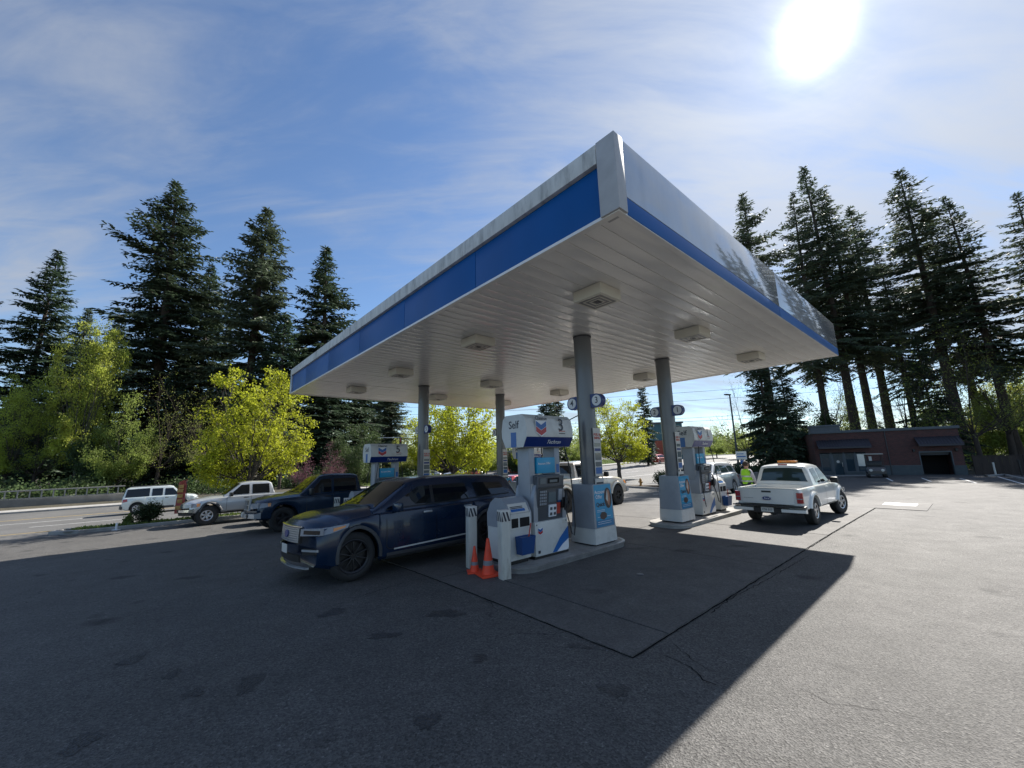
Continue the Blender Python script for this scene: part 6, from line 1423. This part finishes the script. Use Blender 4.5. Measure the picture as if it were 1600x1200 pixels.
obj('post', mb, M['trimgrey'], t); b = obj('banner_cloth', MB().grid([[(a, -.04-.05*math.sin(a*3), z+.05*math.sin(a*2)) for z in (.35, 1.3)] for a in np.linspace(-1.2, 1.2, 14)]), M['pinkban'], t, 60); text('banner_text', 'OPEN', .6, M['redprint'], t, (0, -.13, .85), (R(90), 0, 0), .01)
x, y = wo(-27.5, 46.0); x, y = atpx(115, 37); simple('street_post', 'short dark post on the pavement before the railing', 'post', MB().tube([(0, 0, 0), (0, 0, 1.0)], .09, 8), M['trimgrey'], (x, y, gz(x, y)))
# traffic signal
x, y = atpx(672, 62); t = thing('traffic_signal', 'traffic signal mast arm with dark signal heads behind the far left column', 'traffic signal', (x, y, gz(x, y)), R(185)); obj('pole', MB().tube([(0, 0, 0), (0, 0, 7)], [.14, .1], 10), M['silver'], t); obj('arm', MB().tube([(0, 0, 6.2), (4, 0, 6.7), (9, 0, 6.8)], [.1, .07, .05], 8), M['silver'], t)
for a in (4.5, 8.3): hd_ = obj('signal_head', MB().b2((a-.18, -.12, 5.7), (a+.18, .12, 6.75), .02), M['black'], t); obj('signal_lens', MB().lathe([(0, .135), (.11, .135), (.12, .121)], 12, 'Y', (a, 0, 6.5)).lathe([(0, .135), (.11, .135), (.12, .121)], 12, 'Y', (a, 0, 6.2)), M['red_lens'], hd_)
# power lines
for i, (z, Y) in enumerate(((12.6, 72), (11.2, 72), (8.2, 70), (7.4, 66))):
    P = [(X_, Y-.25*X_, z-.9*(1-((X_-15)/55)**2)) for X_ in np.linspace(-40, 70, 15)]; lab = ('topmost thin overhead wire across the sky', 'second thin overhead wire from the top', 'third overhead wire, just above the header of dispenser 1', 'lowest of the overhead wires over the street')[i]
    simple('overhead_wire', lab, 'wire', MB().tube(P, .022, 4), M['black'], (0, 0, 0), group='overhead wires across the street')
for (X_, lab) in ((-40, 'utility pole hidden behind the left trees'), (70, 'utility pole in the right woods')): simple('utility_pole', lab, 'utility pole', MB().tube([(0, 0, -1.5), (0, 0, 14)], [.18, .12], 10).b2((-.08, -1.2, 12), (.08, 1.2, 12.15)), M['bark'], (X_, 69-.25*X_, 0), R(10), 'utility poles')
# ------------------------------------------------------------------ far buildings
def shop(label, x, y, rz, Lx, Ly, H, wallm, trim, nb, signs=True):
    t = thing('shop_building', label, 'building', (x, y, gz(x, y)), rz, None); obj('wall', MB().b2((0, 0, -.5), (Lx, Ly, H)), wallm, t, 0); obj('roof', MB().b2((-.2, -.2, H+.003), (Lx+.2, Ly+.2, H+.45)), trim, t)
    for i in range(nb):
        a = Lx*(i+.12)/nb; b = Lx*(i+.88)/nb; f = MB(); 
        for lo, hi in (((a, -.06, .3), (a+.12, -.003, 2.9)), ((b-.12, -.06, .3), (b, -.003, 2.9)), ((a+.123, -.06, 2.78), (b-.123, -.003, 2.9)), ((a+.123, -.06, .3), (b-.123, -.003, .42))): f.b2(lo, hi)
        w = obj('window', f, trim, t); obj('pane', MB().b2((a+.12, -.035, .42), (b-.12, -.02, 2.78)), M['winblue'], w)
        if i % 2: obj('sign_board', MB().b2((a, -.12, 3.15), (b, -.005, 3.65)), M['white'] if i % 4 == 1 else M['redprint'], t)
    return t
x, y = atpx(628, 101); shop('long pale shop row far across the street behind the centre maple', x, y, R(3), 27, 10, 4.4, M['bldlight'], M['roofgrey'], 9)
x, y = atpx(795, 92); shop('red brick shopfront far behind the posts of dispenser 3', x, y, R(-4), 11, 9, 4.6, M['redpillar'], M['bldlight'], 4)
x, y = atpx(1022, 96); t = thing('shop_building', 'teal and white building edge with a red pillar right of the bright maple', 'building', (x, y, gz(x, y)), R(-8)); obj('wall', MB().b2((0, 0, -.5), (7, 8, 8.4)), M['teal'], t, 0); obj('roof', MB().b2((-.3, -.3, 8.403), (7.3, 8.3, 8.8)), M['roofgrey'], t); obj('pillar', MB().b2((.4, -.6, -.5), (2.2, -.01, 4.4)), M['redpillar'], t)
for k in range(3):
    for j in range(2): f = obj('window', MB().b2((2.6+j*2.1, -.05, 1+k*2.5), (4.3+j*2.1, -.005, 2.8+k*2.5)), M['bldlight'], t); obj('pane', MB().b2((2.72+j*2.1, -.07, 1.12+k*2.5), (4.18+j*2.1, -.052, 2.68+k*2.5)), M['winblue'], f)
x, y = atpx(980, 88); shop('low pale building behind the bright maple trunk', x, y, R(-6), 6, 5, 3.2, M['bldlight'], M['roofgrey'], 2)
# lot details: cracks, filler lids
def lid(r, l, rad, lab, sq=False):
    x, y = wo(r, l); o = simple('tank_lid', lab, 'lid', (MB().lathe([(rad, -.02), (rad, .02), (rad*.9, .024), (0, .024)], 24) if not sq else MB().b2((-rad, -rad, -.02), (rad, rad, .02), .01)), M['paint_white'] if 'pale' in lab else M['pdark'], (x, y, gz(x, y)), TH, 'tank filler lids in the pavement'); return o
lid(17.0, -.2, .45, 'pale square tank lid in the sunlit pavement past the white pickup', True); lid(2.5, 1.7, .06, 'small round lid in the shaded concrete before the nearest column')
